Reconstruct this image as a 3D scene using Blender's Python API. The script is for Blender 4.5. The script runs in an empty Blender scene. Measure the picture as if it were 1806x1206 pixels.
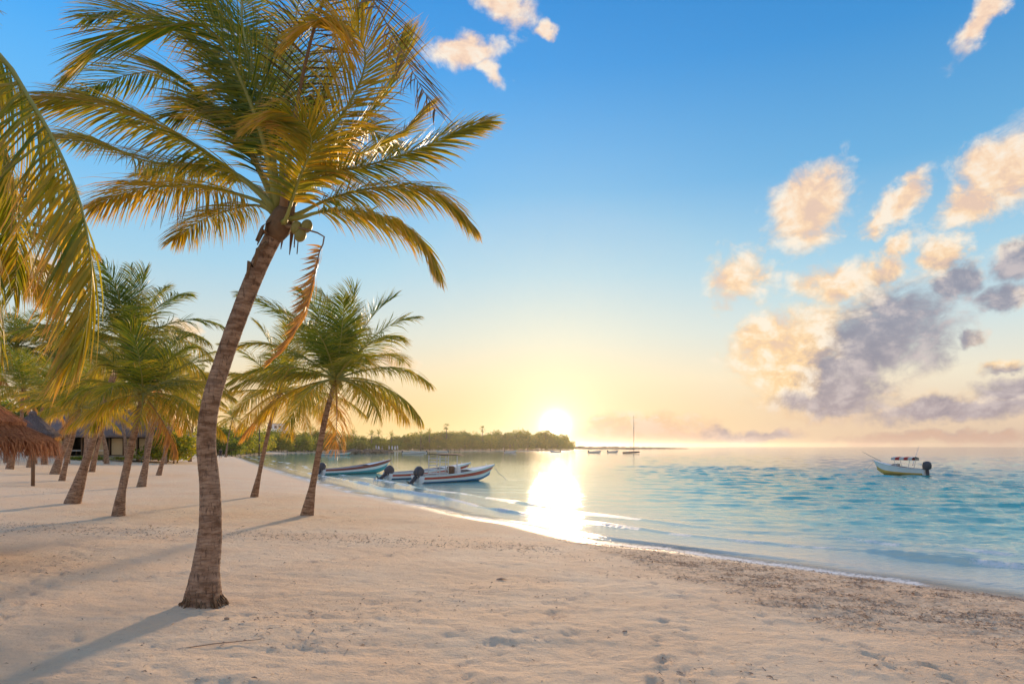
import bpy, math, random
import numpy as np
from mathutils import Vector, Matrix
R = math.radians
PI = math.pi
random.seed(7)
rng = np.random.default_rng(11)
sc = bpy.context.scene
col = sc.collection

# ------------------------------------------------------------------ camera
CAM_Z, FPX, CX, HY = 1.8, 1204.0, 903.0, 787.0
cam = bpy.data.cameras.new('camera')
cam_o = bpy.data.objects.new('camera', cam)
col.objects.link(cam_o)
cam_o.location = (0, 0, CAM_Z)
cam_o.rotation_euler = (R(90), 0, 0)
cam.sensor_width = 36.0
cam.lens = 24.0
cam.shift_y = (HY - 603) / 1806
cam.clip_start, cam.clip_end = 0.05, 60000
sc.camera = cam_o
SUN_AZ, SUN_EL = 3.66, 10.5          # degrees to the right of +Y, above the horizon
DISC_EL = 1.75

# ------------------------------------------------------------------ view, light, sky
sc.view_settings.view_transform = 'Standard'
sc.view_settings.look = 'None'
sc.view_settings.gamma = 1.0
sc.view_settings.use_curve_mapping = False
EXPO = 0.35
sc.view_settings.exposure = EXPO
sc.cycles.use_denoising = True
sc.cycles.max_bounces = 8
sc.cycles.transparent_max_bounces = 16
sc.cycles.sample_clamp_indirect = 6.0
sc.cycles.use_preview_denoising = False

sun = bpy.data.lights.new('sun', 'SUN')
sun.energy = 3.1
sun.color = (1.0, 0.69, 0.40)
sun.angle = R(3.5)
sun_o = bpy.data.objects.new('sun', sun)
col.objects.link(sun_o)
sd_ = Vector((math.sin(R(SUN_AZ)) * math.cos(R(SUN_EL)), math.cos(R(SUN_AZ)) * math.cos(R(SUN_EL)), math.sin(R(SUN_EL))))
sun_o.rotation_euler = (-sd_).to_track_quat('-Z', 'Y').to_euler()
sun_o.location = (20, 60, 30)


def lin(r, g, b):
    f = lambda c: (c / 255 / 12.92) if c <= 10 else ((c / 255 + 0.055) / 1.055) ** 2.4
    return (f(r), f(g), f(b), 1.0)


class S:
    """tiny wrapper that writes node expressions"""
    nt = None

    def __init__(self, sock): self.s = sock

    @staticmethod
    def node(t, **kw):
        n = S.nt.nodes.new(t)
        for k, v in kw.items(): setattr(n, k, v)
        return n

    @staticmethod
    def put(inp, v):
        if isinstance(v, S): S.nt.links.new(v.s, inp)
        else: inp.default_value = v

    @staticmethod
    def math(op, *a, clamp=False):
        n = S.node('ShaderNodeMath', operation=op, use_clamp=clamp)
        for i, v in enumerate(a): S.put(n.inputs[i], v)
        return S(n.outputs[0])

    def __add__(s, o): return S.math('ADD', s, o)
    __radd__ = __add__
    def __sub__(s, o): return S.math('SUBTRACT', s, o)
    def __rsub__(s, o): return S.math('SUBTRACT', o, s)
    def __mul__(s, o): return S.math('MULTIPLY', s, o)
    __rmul__ = __mul__
    def __truediv__(s, o): return S.math('DIVIDE', s, o)
    def pow(s, o): return S.math('POWER', s, o)
    def max(s, o): return S.math('MAXIMUM', s, o)
    def min(s, o): return S.math('MINIMUM', s, o)
    def clamp(s): return S.math('ADD', s, 0.0, clamp=True)

    def smooth(s, a, b, lo=0.0, hi=1.0):
        n = S.node('ShaderNodeMapRange', interpolation_type='SMOOTHSTEP')
        S.put(n.inputs[0], s)
        for i, v in enumerate((a, b, lo, hi)): S.put(n.inputs[i + 1], v)
        return S(n.outputs[0])

    @staticmethod
    def mix(f, a, b, blend='MIX'):
        n = S.node('ShaderNodeMix', data_type='RGBA', blend_type=blend)
        S.put(n.inputs[0], f); S.put(n.inputs[6], a); S.put(n.inputs[7], b)
        return S(n.outputs[2])

    @staticmethod
    def ramp(f, stops, interp='LINEAR'):
        n = S.node('ShaderNodeValToRGB')
        n.color_ramp.interpolation = interp
        e = n.color_ramp.elements
        while len(e) < len(stops): e.new(0.5)
        for i, (p, c) in enumerate(stops):
            e[i].position = p; e[i].color = c
        S.put(n.inputs[0], f)
        return S(n.outputs[0])

    @staticmethod
    def noise(vec, scale, detail=4, rough=0.55, dist=0.0, out=0, dims='3D'):
        n = S.node('ShaderNodeTexNoise', noise_dimensions=dims)
        if vec is not None: S.put(n.inputs['Vector'], vec)
        S.put(n.inputs['Scale'], scale); S.put(n.inputs['Detail'], detail)
        S.put(n.inputs['Roughness'], rough); S.put(n.inputs['Distortion'], dist)
        return S(n.outputs[out])

    @staticmethod
    def vmath(op, a, b=None, out=0):
        n = S.node('ShaderNodeVectorMath', operation=op)
        S.put(n.inputs[0], a)
        if b is not None:
            S.put(n.inputs[3 if op == 'SCALE' else 1], b)
        return S(n.outputs[out])

    @staticmethod
    def xyz(x, y, z):
        n = S.node('ShaderNodeCombineXYZ')
        for i, v in enumerate((x, y, z)): S.put(n.inputs[i], v)
        return S(n.outputs[0])

    @staticmethod
    def sep(v):
        n = S.node('ShaderNodeSeparateXYZ'); S.put(n.inputs[0], v)
        return [S(o) for o in n.outputs]


def build_world():
    w = bpy.data.worlds.new('World')
    sc.world = w
    w.use_nodes = True
    nt = w.node_tree
    S.nt = nt
    bg = nt.nodes['Background']
    d = S(S.node('ShaderNodeTexCoord').outputs['Generated'])
    d = S.vmath('NORMALIZE', d)
    x, y, z = S.sep(d)
    el = S.math('ARCSINE', z) * (180 / PI)
    az = S.math('ARCTAN2', x, y) * (180 / PI)
    # clear sky: colour ramp by elevation with a slight share of low-sun Nishita
    sky = S.node('ShaderNodeTexSky', sky_type='NISHITA', sun_disc=False)
    sky.sun_elevation = R(SUN_EL); sky.sun_rotation = R(SUN_AZ)
    sky.air_density = 1.0; sky.dust_density = 0.6; sky.ozone_density = 3.0
    nish = S.vmath('SCALE', S(sky.outputs[0]), 0.13)
    nish = S.vmath('MINIMUM', nish, (1.0, 0.95, 0.85))
    e0 = (el / 90).max(0.0)
    base = S.ramp(e0, [(0.0, lin(206, 178, 168)), (2.4 / 90, lin(230, 205, 182)), (5.5 / 90, lin(240, 230, 208)),
                       (9.0 / 90, lin(210, 226, 226)), (14.0 / 90, lin(165, 209, 231)), (20.5 / 90, lin(108, 178, 226)),
                       (29 / 90, lin(64, 150, 218)), (36 / 90, lin(44, 132, 206)), (1.0, lin(60, 142, 208))])
    # angle to the sun
    sx, sy, sz = (math.sin(R(SUN_AZ)) * math.cos(R(DISC_EL)), math.cos(R(SUN_AZ)) * math.cos(R(DISC_EL)), math.sin(R(DISC_EL)))
    dt = S.vmath('DOT_PRODUCT', d, (sx, sy, sz), out=1)
    th = S.math('ARCCOSINE', dt.min(0.999999)) * (180 / PI)
    daz = S.math('ABSOLUTE', az + 9.0)
    # warm band along the horizon round the sun
    warm = S.math('EXPONENT', (daz / 30).pow(2.0) * -1.0) * S.math('EXPONENT', (el.max(0.0) / 6.6).pow(1.7) * -1.0)
    base = S.mix(warm * 0.9, base, (1.0, 0.64, 0.18, 1))
    glow2 = S.math('EXPONENT', (th / 7.0).pow(1.2) * -1.0)
    base = S.mix(glow2 * 0.8, base, lin(255, 244, 196))
    base = S.vmath('SCALE', base, az.smooth(40.0, -45.0, 0.95, 1.34) * el.smooth(10.0, 28.0) + (1.0 - el.smooth(10.0, 28.0)))
    clear = S.mix(0.08, base, nish)
    # clouds ----------------------------------------------------------
    warp = S.noise(d, 9.0, 3, 0.6, out=1)
    warp = S.vmath('SUBTRACT', warp, (0.5, 0.5, 0.5))
    warp = S.vmath('MULTIPLY', warp, (3.4, 2.6, 0.0))
    ae = S.vmath('ADD', S.xyz(az, el, 0.0), warp)
    warp2 = S.noise(d, 34.0, 4, 0.62, out=1)
    warp2 = S.vmath('MULTIPLY', S.vmath('SUBTRACT', warp2, (0.5, 0.5, 0.5)), (2.2, 1.8, 0.0))
    ae = S.vmath('ADD', ae, warp2)

    def deg(px, py):
        a = math.atan2(px - CX, FPX)
        return math.degrees(a), math.degrees(math.atan((HY - py) / FPX * math.cos(a)))

    def blob(px, py, rx, ry, rot):
        n = S.node('ShaderNodeMapping', vector_type='TEXTURE')
        S.put(n.inputs[0], ae)
        a, e = deg(px, py)
        n.inputs[1].default_value = (a, e, 0)
        n.inputs[2].default_value = (0, 0, R(rot))
        k = math.cos(R(a))
        n.inputs[3].default_value = (max(rx * 0.0476 * k * k, .1), max(ry * 0.0476 * math.cos(R(e)), .1), 1)
        return 1.0 - S.vmath('LENGTH', S(n.outputs[0]), out=1)

    puffs = [(1425, 372, 105, 72, 42), (1312, 492, 72, 62, 20), (1470, 497, 92, 44, 5), (1590, 352, 84, 34, 38),
             (1560, 385, 50, 26, 35), (1765, 300, 110, 66, 38), (1720, 355, 75, 40, 20), (1665, 442, 46, 38, 30), (1692, 495, 60, 42, -40),
             (1785, 460, 62, 40, 15), (1540, 592, 190, 108, 12), (1415, 622, 165, 105, 20), (1460, 690, 175, 60, 0),
             (1345, 595, 75, 40, 10), (1690, 718, 260, 30, 3), (1800, 690, 130, 30, 5), (1790, 640, 60, 16, 0), (1725, 590, 34, 18, 20),
             (1130, 768, 190, 46, 0), (1075, 752, 75, 36, 0), (1240, 772, 140, 26, 0), (1350, 764, 100, 15, 4),
             (885, 0, 84, 42, -25), (828, 102, 84, 34, 5), (868, 130, 42, 24, -20), (965, 52, 18, 26, 0),
             (1735, 40, 95, 26, 42), (1600, 425, 55, 24, 30), (700, 636, 45, 20, 0), (325, 576, 40, 20, 0),
             (60, 480, 60, 40, 0), (1560, 470, 60, 30, 30), (1640, 770, 240, 14, 0), (1770, 520, 60, 30, 10)]
    m = None
    for p in puffs:
        b = blob(*p)
        m = b if m is None else m.max(b)
    # unseen cumulus added all around outside the view to raise the warm ambient light
    lo = S.noise(S.vmath('MULTIPLY', d, (1.0, 1.0, 2.2)), 2.6, 2, 0.5)
    away = S.math('ABSOLUTE', az).smooth(41, 50).max(el.smooth(38, 46))
    m = m.max((lo.smooth(0.46, 0.62) * away * el.smooth(1.0, 6.0)) * 1.2 - 0.45)
    dv = S.vmath('MULTIPLY', d, (1.0, 1.0, 1.35))
    det = S.noise(dv, 20.0, 8, 0.63, 0.3)
    den = (m * 1.15 + (det - 0.5) * 1.9 - 0.06)
    cover = den.smooth(-0.08, 0.66)
    fade = el.smooth(0.0, 1.2, 0.75, 1.0)
    cover = cover * fade * 0.93
    # shade inside the clouds: thick parts and the sides turned from the sun go grey-mauve
    darks = [(1600, 588, 175, 92, 12), (1520, 660, 120, 46, 15), (1700, 508, 70, 40, -40), (1785, 470, 70, 40, 10),
             (1700, 724, 240, 30, 2), (1800, 672, 90, 30, 0), (1740, 530, 80, 34, 0), (1480, 708, 120, 24, 0), (1340, 772, 110, 22, 0)]
    dk = None
    for p in darks:
        b = blob(*p)
        dk = b if dk is None else dk.max(b)
    # the same billows looked up a little nearer the sun: lit where they thin out that way
    det2 = S.noise(S.vmath('ADD', dv, (-0.020, 0.0, -0.014)), 20.0, 6, 0.61, 0.3)
    relief = (det - det2)
    dark = (dk * 1.5 + (det2 - 0.5) * 0.5 - relief * 0.9 + 0.12).smooth(-0.15, 0.75)
    litc = S.mix((el / 24).clamp(), lin(253, 212, 148), lin(254, 219, 186))
    litc = S.mix(relief.smooth(-0.06, 0.16) * 0.8, litc, lin(255, 244, 226))
    litc = S.mix(relief.smooth(0.02, -0.18) * 0.55, litc, lin(214, 184, 176))
    low = el.smooth(0.0, 4.5, 1.0, 0.0)
    litc = S.mix(low, litc, lin(206, 170, 154))
    shc = S.mix((el / 9).clamp(), lin(176, 160, 164), lin(142, 146, 164))
    shc = S.mix(relief.smooth(-0.05, 0.20) * 0.8, shc, lin(204, 190, 190))
    shc = S.mix(relief.smooth(0.02, -0.2) * 0.5, shc, lin(120, 124, 146))
    cc = S.mix(dark * 0.95, litc, shc)
    skyc = S.mix(cover, clear, cc)
    # the disc and its aureole, veiled by air
    core = S.math('EXPONENT', (th / 0.95).pow(2.2) * -1.0) * 3.0 + S.math('EXPONENT', th / -1.7) * 0.75
    corec = S.vmath('SCALE', (1.0, 0.86, 0.55), core)
    skyc = S.vmath('ADD', skyc, corec)
    # below the horizon
    skyc = S.mix(el.smooth(-3.0, -0.3), lin(120, 140, 150), skyc)
    bgs = 0.15
    S.put(bg.inputs[0], S.vmath('SCALE', skyc, 1.03 / (2 ** EXPO) / bgs))
    bg.inputs[1].default_value = bgs
    w.cycles.sampling_method = 'MANUAL'
    w.cycles.sample_map_resolution = 512


build_world()

# ------------------------------------------------------------------ helpers
def tag(o, label=None, cat=None, group=None, kind=None):
    if label: o['label'] = label
    if cat: o['category'] = cat
    if group: o['group'] = group
    if kind: o['kind'] = kind
    return o


def empty(name, loc=(0, 0, 0), rz=0.0):
    o = bpy.data.objects.new(name, None)
    o.empty_display_size = 0.2
    o.location = loc
    o.rotation_euler = (0, 0, rz)
    col.objects.link(o)
    return o


def link(name, me, parent=None, loc=None, rot=None, scale=None):
    o = bpy.data.objects.new(name, me)
    col.objects.link(o)
    if parent is not None: o.parent = parent
    if loc is not None: o.location = loc
    if rot is not None: o.rotation_euler = rot
    if scale is not None: o.scale = scale
    return o


def np_mesh(name, verts, faces, mat=None, smooth=False, attrs=None):
    """verts (n,3) array; faces: (m,k) array or list of such arrays"""
    me = bpy.data.meshes.new(name)
    verts = np.asarray(verts, dtype=np.float32)
    if not isinstance(faces, list): faces = [faces]
    faces = [np.asarray(f, dtype=np.int32) for f in faces if len(f)]
    nl = sum(f.size for f in faces); nf = sum(len(f) for f in faces)
    me.vertices.add(len(verts)); me.vertices.foreach_set('co', verts.ravel())
    me.loops.add(nl); me.loops.foreach_set('vertex_index', np.concatenate([f.ravel() for f in faces]))
    me.polygons.add(nf)
    tot = np.concatenate([np.full(len(f), f.shape[1], np.int32) for f in faces])
    st = np.concatenate([[0], np.cumsum(tot)[:-1]]).astype(np.int32)
    me.polygons.foreach_set('loop_start', st)
    me.polygons.foreach_set('loop_total', tot)
    if smooth: me.polygons.foreach_set('use_smooth', np.ones(nf, bool))
    if attrs:
        for k, v in attrs.items():
            v = np.asarray(v, np.float32)
            if v.ndim == 1:
                a = me.attributes.new(k, 'FLOAT', 'POINT'); a.data.foreach_set('value', v)
            else:
                if v.shape[1] == 3: v = np.hstack([v, np.ones((len(v), 1), np.float32)])
                a = me.attributes.new(k, 'FLOAT_COLOR', 'POINT'); a.data.foreach_set('color', v.ravel())
    me.update(calc_edges=True)
    me.validate()
    if mat: me.materials.append(mat)
    return me


class MB:
    """collects simple solids into one mesh"""
    def __init__(s): s.v = []; s.f = []

    def add(s, vs, fs):
        o = len(s.v)
        s.v += [tuple(v) for v in vs]
        s.f += [tuple(i + o for i in f) for f in fs]
        return s

    def box(s, c, d, rz=0.0, taper=1.0):
        x, y, z = (k / 2 for k in d)
        vs = []
        for sz in (-1, 1):
            k = taper if sz > 0 else 1.0
            for sx_, sy_ in ((-1, -1), (1, -1), (1, 1), (-1, 1)):
                px, py = sx_ * x * k, sy_ * y * k
                vs.append((c[0] + px * math.cos(rz) - py * math.sin(rz), c[1] + px * math.sin(rz) + py * math.cos(rz), c[2] + sz * z))
        return s.add(vs, [(3, 2, 1, 0), (4, 5, 6, 7), (0, 1, 5, 4), (1, 2, 6, 5), (2, 3, 7, 6), (3, 0, 4, 7)])

    def tube(s, pts, rad, n=8, cap=True):
        pts = [Vector(p) for p in pts]
        if not hasattr(rad, '__len__'): rad = [rad] * len(pts)
        vs, fs = [], []
        ref = None
        for i, p in enumerate(pts):
            t = (pts[min(i + 1, len(pts) - 1)] - pts[max(i - 1, 0)]).normalized()
            if ref is None:
                ref = Vector((0, 0, 1)) if abs(t.z) < 0.9 else Vector((1, 0, 0))
            a = t.cross(ref).normalized(); b = a.cross(t).normalized(); ref = b
            for k in range(n):
                an = 2 * PI * k / n
                vs.append(p + (a * math.cos(an) + b * math.sin(an)) * rad[i])
        for i in range(len(pts) - 1):
            for k in range(n):
                k2 = (k + 1) % n
                fs.append((i * n + k, i * n + k2, (i + 1) * n + k2, (i + 1) * n + k))
        if cap:
            fs.append(tuple(range(n - 1, -1, -1))); fs.append(tuple(range((len(pts) - 1) * n, len(pts) * n)))
        return s.add(vs, fs)

    def ellipsoid(s, c, r, nu=12, nv=8, rot=None):
        vs, fs = [], []
        M = rot or Matrix.Identity(3)
        for j in range(nv + 1):
            ph = PI * j / nv
            for i in range(nu):
                a = 2 * PI * i / nu
                v = M @ Vector((r[0] * math.sin(ph) * math.cos(a), r[1] * math.sin(ph) * math.sin(a), r[2] * math.cos(ph)))
                vs.append((c[0] + v.x, c[1] + v.y, c[2] + v.z))
        for j in range(nv):
            for i in range(nu):
                i2 = (i + 1) % nu
                fs.append((j * nu + i, (j + 1) * nu + i, (j + 1) * nu + i2, j * nu + i2))
        return s.add(vs, fs)

    def mesh(s, name, mat, smooth=False, bevel=0.0):
        me = bpy.data.meshes.new(name)
        me.from_pydata(s.v, [], s.f)
        me.validate(); me.update()
        if smooth: me.polygons.foreach_set('use_smooth', [True] * len(me.polygons))
        if mat: me.materials.append(mat)
        return me

    def build(s, name, mat, parent=None, smooth=False, **kw):
        return link(name, s.mesh(name, mat, smooth), parent, **kw)


def hash2(ix, iy, seed):
    h = (ix.astype(np.int64) * 374761393 + iy.astype(np.int64) * 668265263 + seed * 1442695041) & 0x7fffffff
    h = ((h ^ (h >> 13)) * 1274126177) & 0x7fffffff
    h = h ^ (h >> 16)
    return (h & 0xffff) / 65535.0


def vnoise(x, y, seed=0):
    ix, iy = np.floor(x), np.floor(y)
    fx, fy = x - ix, y - iy
    u, v = fx * fx * (3 - 2 * fx), fy * fy * (3 - 2 * fy)
    a, b = hash2(ix, iy, seed), hash2(ix + 1, iy, seed)
    c, d = hash2(ix, iy + 1, seed), hash2(ix + 1, iy + 1, seed)
    return (a * (1 - u) + b * u) * (1 - v) + (c * (1 - u) + d * u) * v


def fbm(x, y, oct=4, seed=0, gain=0.5):
    s = np.zeros_like(x); a = 1.0; t = 0.0
    for i in range(oct):
        s += a * vnoise(x, y, seed + i * 17); t += a
        x, y = x * 2.03 + 11.3, y * 2.03 + 5.7
        a *= gain
    return s / t


def sstep(a, b, x):
    t = np.clip((x - a) / (b - a), 0, 1)
    return t * t * (3 - 2 * t)


# ------------------------------------------------------------------ materials
def new_mat(name):
    m = bpy.data.materials.new(name)
    m.use_nodes = True
    S.nt = m.node_tree
    return m, m.node_tree.nodes['Principled BSDF']


def bump(h, strength, dist, normal_to):
    n = S.node('ShaderNodeBump')
    n.inputs['Strength'].default_value = strength
    n.inputs['Distance'].default_value = dist
    S.put(n.inputs['Height'], h)
    S.nt.links.new(n.outputs[0], normal_to)
    return n


def attr(name, out='Fac'):
    return S(S.node('ShaderNodeAttribute', attribute_name=name).outputs[out])


def plain(name, rgb, rough=0.6, var=0.25, scale=6.0, bumpd=0.0, metallic=0.0, spec=0.4):
    m, b = new_mat(name)
    co = S(S.node('ShaderNodeTexCoord').outputs['Object'])
    n = S.noise(co, scale, 5, 0.6)
    k = (n - 0.5) * (2 * var) + 1.0
    S.put(b.inputs['Base Color'], S.vmath('SCALE', rgb, k))
    S.put(b.inputs['Roughness'], (n - 0.5) * 0.2 + rough)
    b.inputs['Metallic'].default_value = metallic
    b.inputs['Specular IOR Level'].default_value = spec
    if bumpd: bump(n, 0.8, bumpd, b.inputs['Normal'])
    return m


def mat_sand():
    m, b = new_mat('sand')
    pos = S(S.node('ShaderNodeNewGeometry').outputs['Position'])
    sh = attr('shore')
    wd = attr('weed')
    n1 = S.noise(pos, 0.55, 4, 0.6)
    n2 = S.noise(pos, 9.0, 6, 0.7)
    n3 = S.noise(pos, 160.0, 3, 0.7)
    c = S.mix(n1.smooth(0.35, 0.7), (0.93, 0.65, 0.415, 1), (0.95, 0.72, 0.49, 1))
    c = S.mix(n2.smooth(0.52, 0.8) * 0.5, c, (0.62, 0.44, 0.31, 1))
    c = S.mix(n3.smooth(0.56, 0.72) * 0.6, c, (0.46, 0.32, 0.21, 1))
    n4 = S.noise(S.vmath('MULTIPLY', pos, (1.0, 2.2, 1.0)), 3.4, 6, 0.75)
    c = S.mix(n4.smooth(0.54, 0.72) * 0.24, c, (0.58, 0.42, 0.30, 1))
    c = S.mix(wd * n2.smooth(0.35, 0.66) * 0.7, c, (0.42, 0.29, 0.20, 1))
    wob = (n1 - 0.5) * 0.9
    wet = (sh + wob * 0.5).smooth(0.15, 1.0, 1.0, 0.0)
    c = S.mix(wet * 0.5, c, (0.50, 0.39, 0.29, 1))
    S.put(b.inputs['Base Color'], c)
    S.put(b.inputs['Roughness'], 0.92 - wet * 0.62)
    b.inputs['Specular IOR Level'].default_value = 0.25
    h = n3 * 0.35 + S.noise(pos, 28.0, 5, 0.65) * 1.0 + S.noise(pos, 6.0, 4, 0.6) * 2.0
    h = h * (1.0 - wet * 0.8)
    bump(h + n4 * 1.2, 0.85, 0.035, b.inputs['Normal'])
    return m


def mat_water():
    m, b = new_mat('sea_water')
    pos = S(S.node('ShaderNodeNewGeometry').outputs['Position'])
    dep = attr('depth')
    n1 = S.noise(S.vmath('MULTIPLY', pos, (0.05, 0.11, 1.0)), 1.0, 4, 0.6)
    c = S.ramp((dep / 4.0).clamp(), [(0.0, (0.70, 0.60, 0.48, 1)), (0.05, (0.52, 0.60, 0.50, 1)), (0.16, (0.26, 0.60, 0.50, 1)),
                                   (0.45, (0.03, 0.42, 0.36, 1)), (1.0, (0.02, 0.25, 0.27, 1))])
    c = S.mix(n1.smooth(0.45, 0.75) * 0.22, c, (0.01, 0.18, 0.24, 1))
    fo = (attr('foam') * 1.5 - (1.0 - S.noise(pos, 14.0, 5, 0.75).smooth(0.35, 0.62)) * 0.9).clamp()
    c = S.mix(fo * 0.9, c, (0.82, 0.80, 0.76, 1))
    S.put(b.inputs['Base Color'], c)
    S.put(b.inputs['Roughness'], 0.06 + fo * 0.7)
    b.inputs['IOR'].default_value = 1.33
    b.inputs['Specular IOR Level'].default_value = 0.5
    v = S.vmath('MULTIPLY', pos, (0.55, 1.0, 1.0))
    h = S.noise(v, 2.2, 3, 0.55, 0.4) * 0.7 + S.noise(v, 8.5, 4, 0.6, 0.3) * 0.42
    bn = bump(h, 0.8, 0.08, b.inputs['Normal'])
    py_ = S.sep(pos)[1]
    S.put(bn.inputs['Strength'], py_.smooth(14.0, 120.0, 1.0, 0.28) * (attr('chop') * 0.80 + 0.20).min(1.0))
    tr = S.node('ShaderNodeBsdfTransparent')
    mx = S.node('ShaderNodeMixShader')
    out = m.node_tree.nodes['Material Output']
    S.put(mx.inputs[0], dep.smooth(0.0, 0.09, 0.25, 1.0).max(fo))
    S.nt.links.new(tr.outputs[0], mx.inputs[1])
    S.nt.links.new(b.outputs[0], mx.inputs[2])
    S.nt.links.new(mx.outputs[0], out.inputs['Surface'])
    return m


def mat_leaf(name='palm_leaf', transl=0.45, rough=0.42, var=0.35):
    m, b = new_mat(name)
    c = attr('tint', 'Color')
    co = S(S.node('ShaderNodeTexCoord').outputs['Object'])
    n = S.noise(co, 5.0, 3, 0.6)
    c = S.vmath('SCALE', c, (n - 0.5) * (2 * var) + 1.0)
    S.put(b.inputs['Base Color'], c)
    b.inputs['Roughness'].default_value = rough
    b.inputs['Specular IOR Level'].default_value = 0.45
    t = S.node('ShaderNodeBsdfTranslucent')
    S.put(t.inputs[0], S.vmath('MULTIPLY', c, (1.95, 1.6, 0.55)))
    mx = S.node('ShaderNodeMixShader')
    mx.inputs[0].default_value = transl
    S.nt.links.new(b.outputs[0], mx.inputs[1]); S.nt.links.new(t.outputs[0], mx.inputs[2])
    S.nt.links.new(mx.outputs[0], m.node_tree.nodes['Material Output'].inputs['Surface'])
    return m


def mat_trunk():
    m, b = new_mat('palm_bark')
    pos = S(S.node('ShaderNodeNewGeometry').outputs['Position'])
    t = attr('along')
    n = S.noise(S.vmath('MULTIPLY', pos, (5, 5, 18)), 1.0, 5, 0.65)
    n2 = S.noise(S.vmath('MULTIPLY', pos, (40, 40, 8)), 1.0, 4, 0.6)
    n3 = S.noise(pos, 1.7, 3, 0.6)
    c = S.mix(n.smooth(0.34, 0.66), (0.20, 0.105, 0.06, 1), (0.50, 0.32, 0.21, 1))
    c = S.mix(n3.smooth(0.45, 0.7) * 0.5, c, (0.54, 0.38, 0.28, 1))
    c = S.mix(attr('ring') * n3.smooth(0.3, 0.65) * 0.6, c, (0.13, 0.078, 0.052, 1))
    c = S.mix(n2.smooth(0.54, 0.68) * 0.7, c, (0.085, 0.05, 0.035, 1))
    c = S.mix(S.noise(pos, 5.5, 4, 0.7).smooth(0.60, 0.70) * 0.6, c, (0.10, 0.06, 0.045, 1))
    S.put(b.inputs['Base Color'], c)
    b.inputs['Roughness'].default_value = 0.85
    b.inputs['Specular IOR Level'].default_value = 0.2
    bump(n * 1.0 + n2 * 0.8, 0.9, 0.03, b.inputs['Normal'])
    return m


M = {}
M['sand'] = mat_sand()
M['water'] = mat_water()
M['leaf'] = mat_leaf('palm_leaf', 0.52)
M['tree_leaf'] = mat_leaf('tree_leaf', 0.6, 0.55, 0.5)
M['bark'] = mat_trunk()
M['rib'] = plain('frond_midrib', (0.34, 0.31, 0.07), 0.45, 0.3, 3.0)
M['rib_dry'] = plain('dry_midrib', (0.30, 0.17, 0.09), 0.7, 0.3, 4.0)
M['fibre'] = plain('crown_fibre', (0.20, 0.115, 0.06), 0.9, 0.5, 14.0, 0.02)
M['coconut'] = plain('coconut_husk', (0.30, 0.24, 0.06), 0.5, 0.3, 6.0)
M['weed'] = plain('seaweed', (0.40, 0.255, 0.165), 0.75, 0.6, 20.0)

# ------------------------------------------------------------------ terrain
ZW = -0.60


def at(px, py, d, h=CAM_Z):
    """point seen at pixel (px, py) of the photograph at depth d"""
    return Vector(((px - CX) / FPX * d, d, CAM_Z - (py - HY) / FPX * d))


def on_water(px, py):
    d = (CAM_Z - ZW) * FPX / (py - HY)
    return ((px - CX) / FPX * d, d)


shore = [(60, -80), (30, -10), (19, 3.5)] + [on_water(*p) for p in
         [(2100, 1092), (1806, 1052), (1500, 1012), (1280, 985), (1050, 955), (900, 925), (800, 905), (700, 885),
          (620, 868), (560, 852), (500, 835), (455, 820), (430, 811)]]
shore += [(-64, 158), (-74, 200), (-80, 245), (-76, 285), (-62, 305), (-40, 338), (0, 362), (26, 400), (44, 470), (50, 560), (30, 640)]
land = shore + [(-200, 900), (-4000, 1500), (-4000, -900), (60, -900)]
SH = np.array(shore); LP = np.array(land)


def sdist(x, y):
    x = np.asarray(x, float); y = np.asarray(y, float)
    best = np.full(x.shape, 1e18)
    for (ax, ay), (bx, by) in zip(SH[:-1], SH[1:]):
        dx, dy = bx - ax, by - ay
        t = np.clip(((x - ax) * dx + (y - ay) * dy) / (dx * dx + dy * dy), 0, 1)
        best = np.minimum(best, (x - ax - t * dx) ** 2 + (y - ay - t * dy) ** 2)
    best = np.sqrt(best)
    ins = np.zeros(x.shape, bool)
    n = len(LP)
    for i in range(n):
        (ax, ay), (bx, by) = LP[i], LP[(i + 1) % n]
        c = ((ay > y) != (by > y))
        with np.errstate(divide='ignore', invalid='ignore'):
            xi = (bx - ax) * (y - ay) / (by - ay + 1e-12) + ax
        ins ^= c & (x < xi)
    return np.where(ins, best, -best)


def ground_base(x, y, sd=None):
    x = np.asarray(x, float); y = np.asarray(y, float)
    if sd is None: sd = sdist(x, y)
    sdw = sd + (fbm(x * 0.35, y * 0.35, 2, 91) - 0.5) * 1.1 * sstep(60, 20, y)
    up = 0.64 * (1 - np.exp(-np.maximum(sdw, 0) / 6.0)) + 1.0 * sstep(9, 34, sdw)
    dn = -np.minimum(np.maximum(-sdw, 0) * 0.075, 5.0)
    return ZW + np.where(sdw > 0, up, dn)


prints = []
for i in range(1100):
    py_ = rng.uniform(1.5, 16); px_ = rng.uniform(-0.8, 0.9) * py_ + rng.normal(0, .5)
    prints.append((px_, py_, rng.uniform(0, PI), rng.uniform(.10, .17), rng.uniform(.05, .085), rng.uniform(.004, .013)))
# a few walked trails
for (x0, y0, x1, y1) in [(1.2, 3.0, 9.5, 8.2), (-1.0, 4.2, 3.6, 15.5), (-6, 9, 2.5, 17), (0.4, 2.2, 2.2, 9.0), (4.5, 4.0, 1.0, 12.5), (-4.5, 5, -9, 15)]:
    L = math.hypot(x1 - x0, y1 - y0); k = int(L / 0.36); a = math.atan2(y1 - y0, x1 - x0)
    for i in range(k):
        t = i / k; s = (1 if i % 2 else -1) * 0.11
        prints.append((x0 + (x1 - x0) * t - math.sin(a) * s + rng.normal(0, .04), y0 + (y1 - y0) * t + math.cos(a) * s + rng.normal(0, .04),
                       a + rng.normal(0, .15), .14, .06, rng.uniform(.016, .032)))


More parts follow.
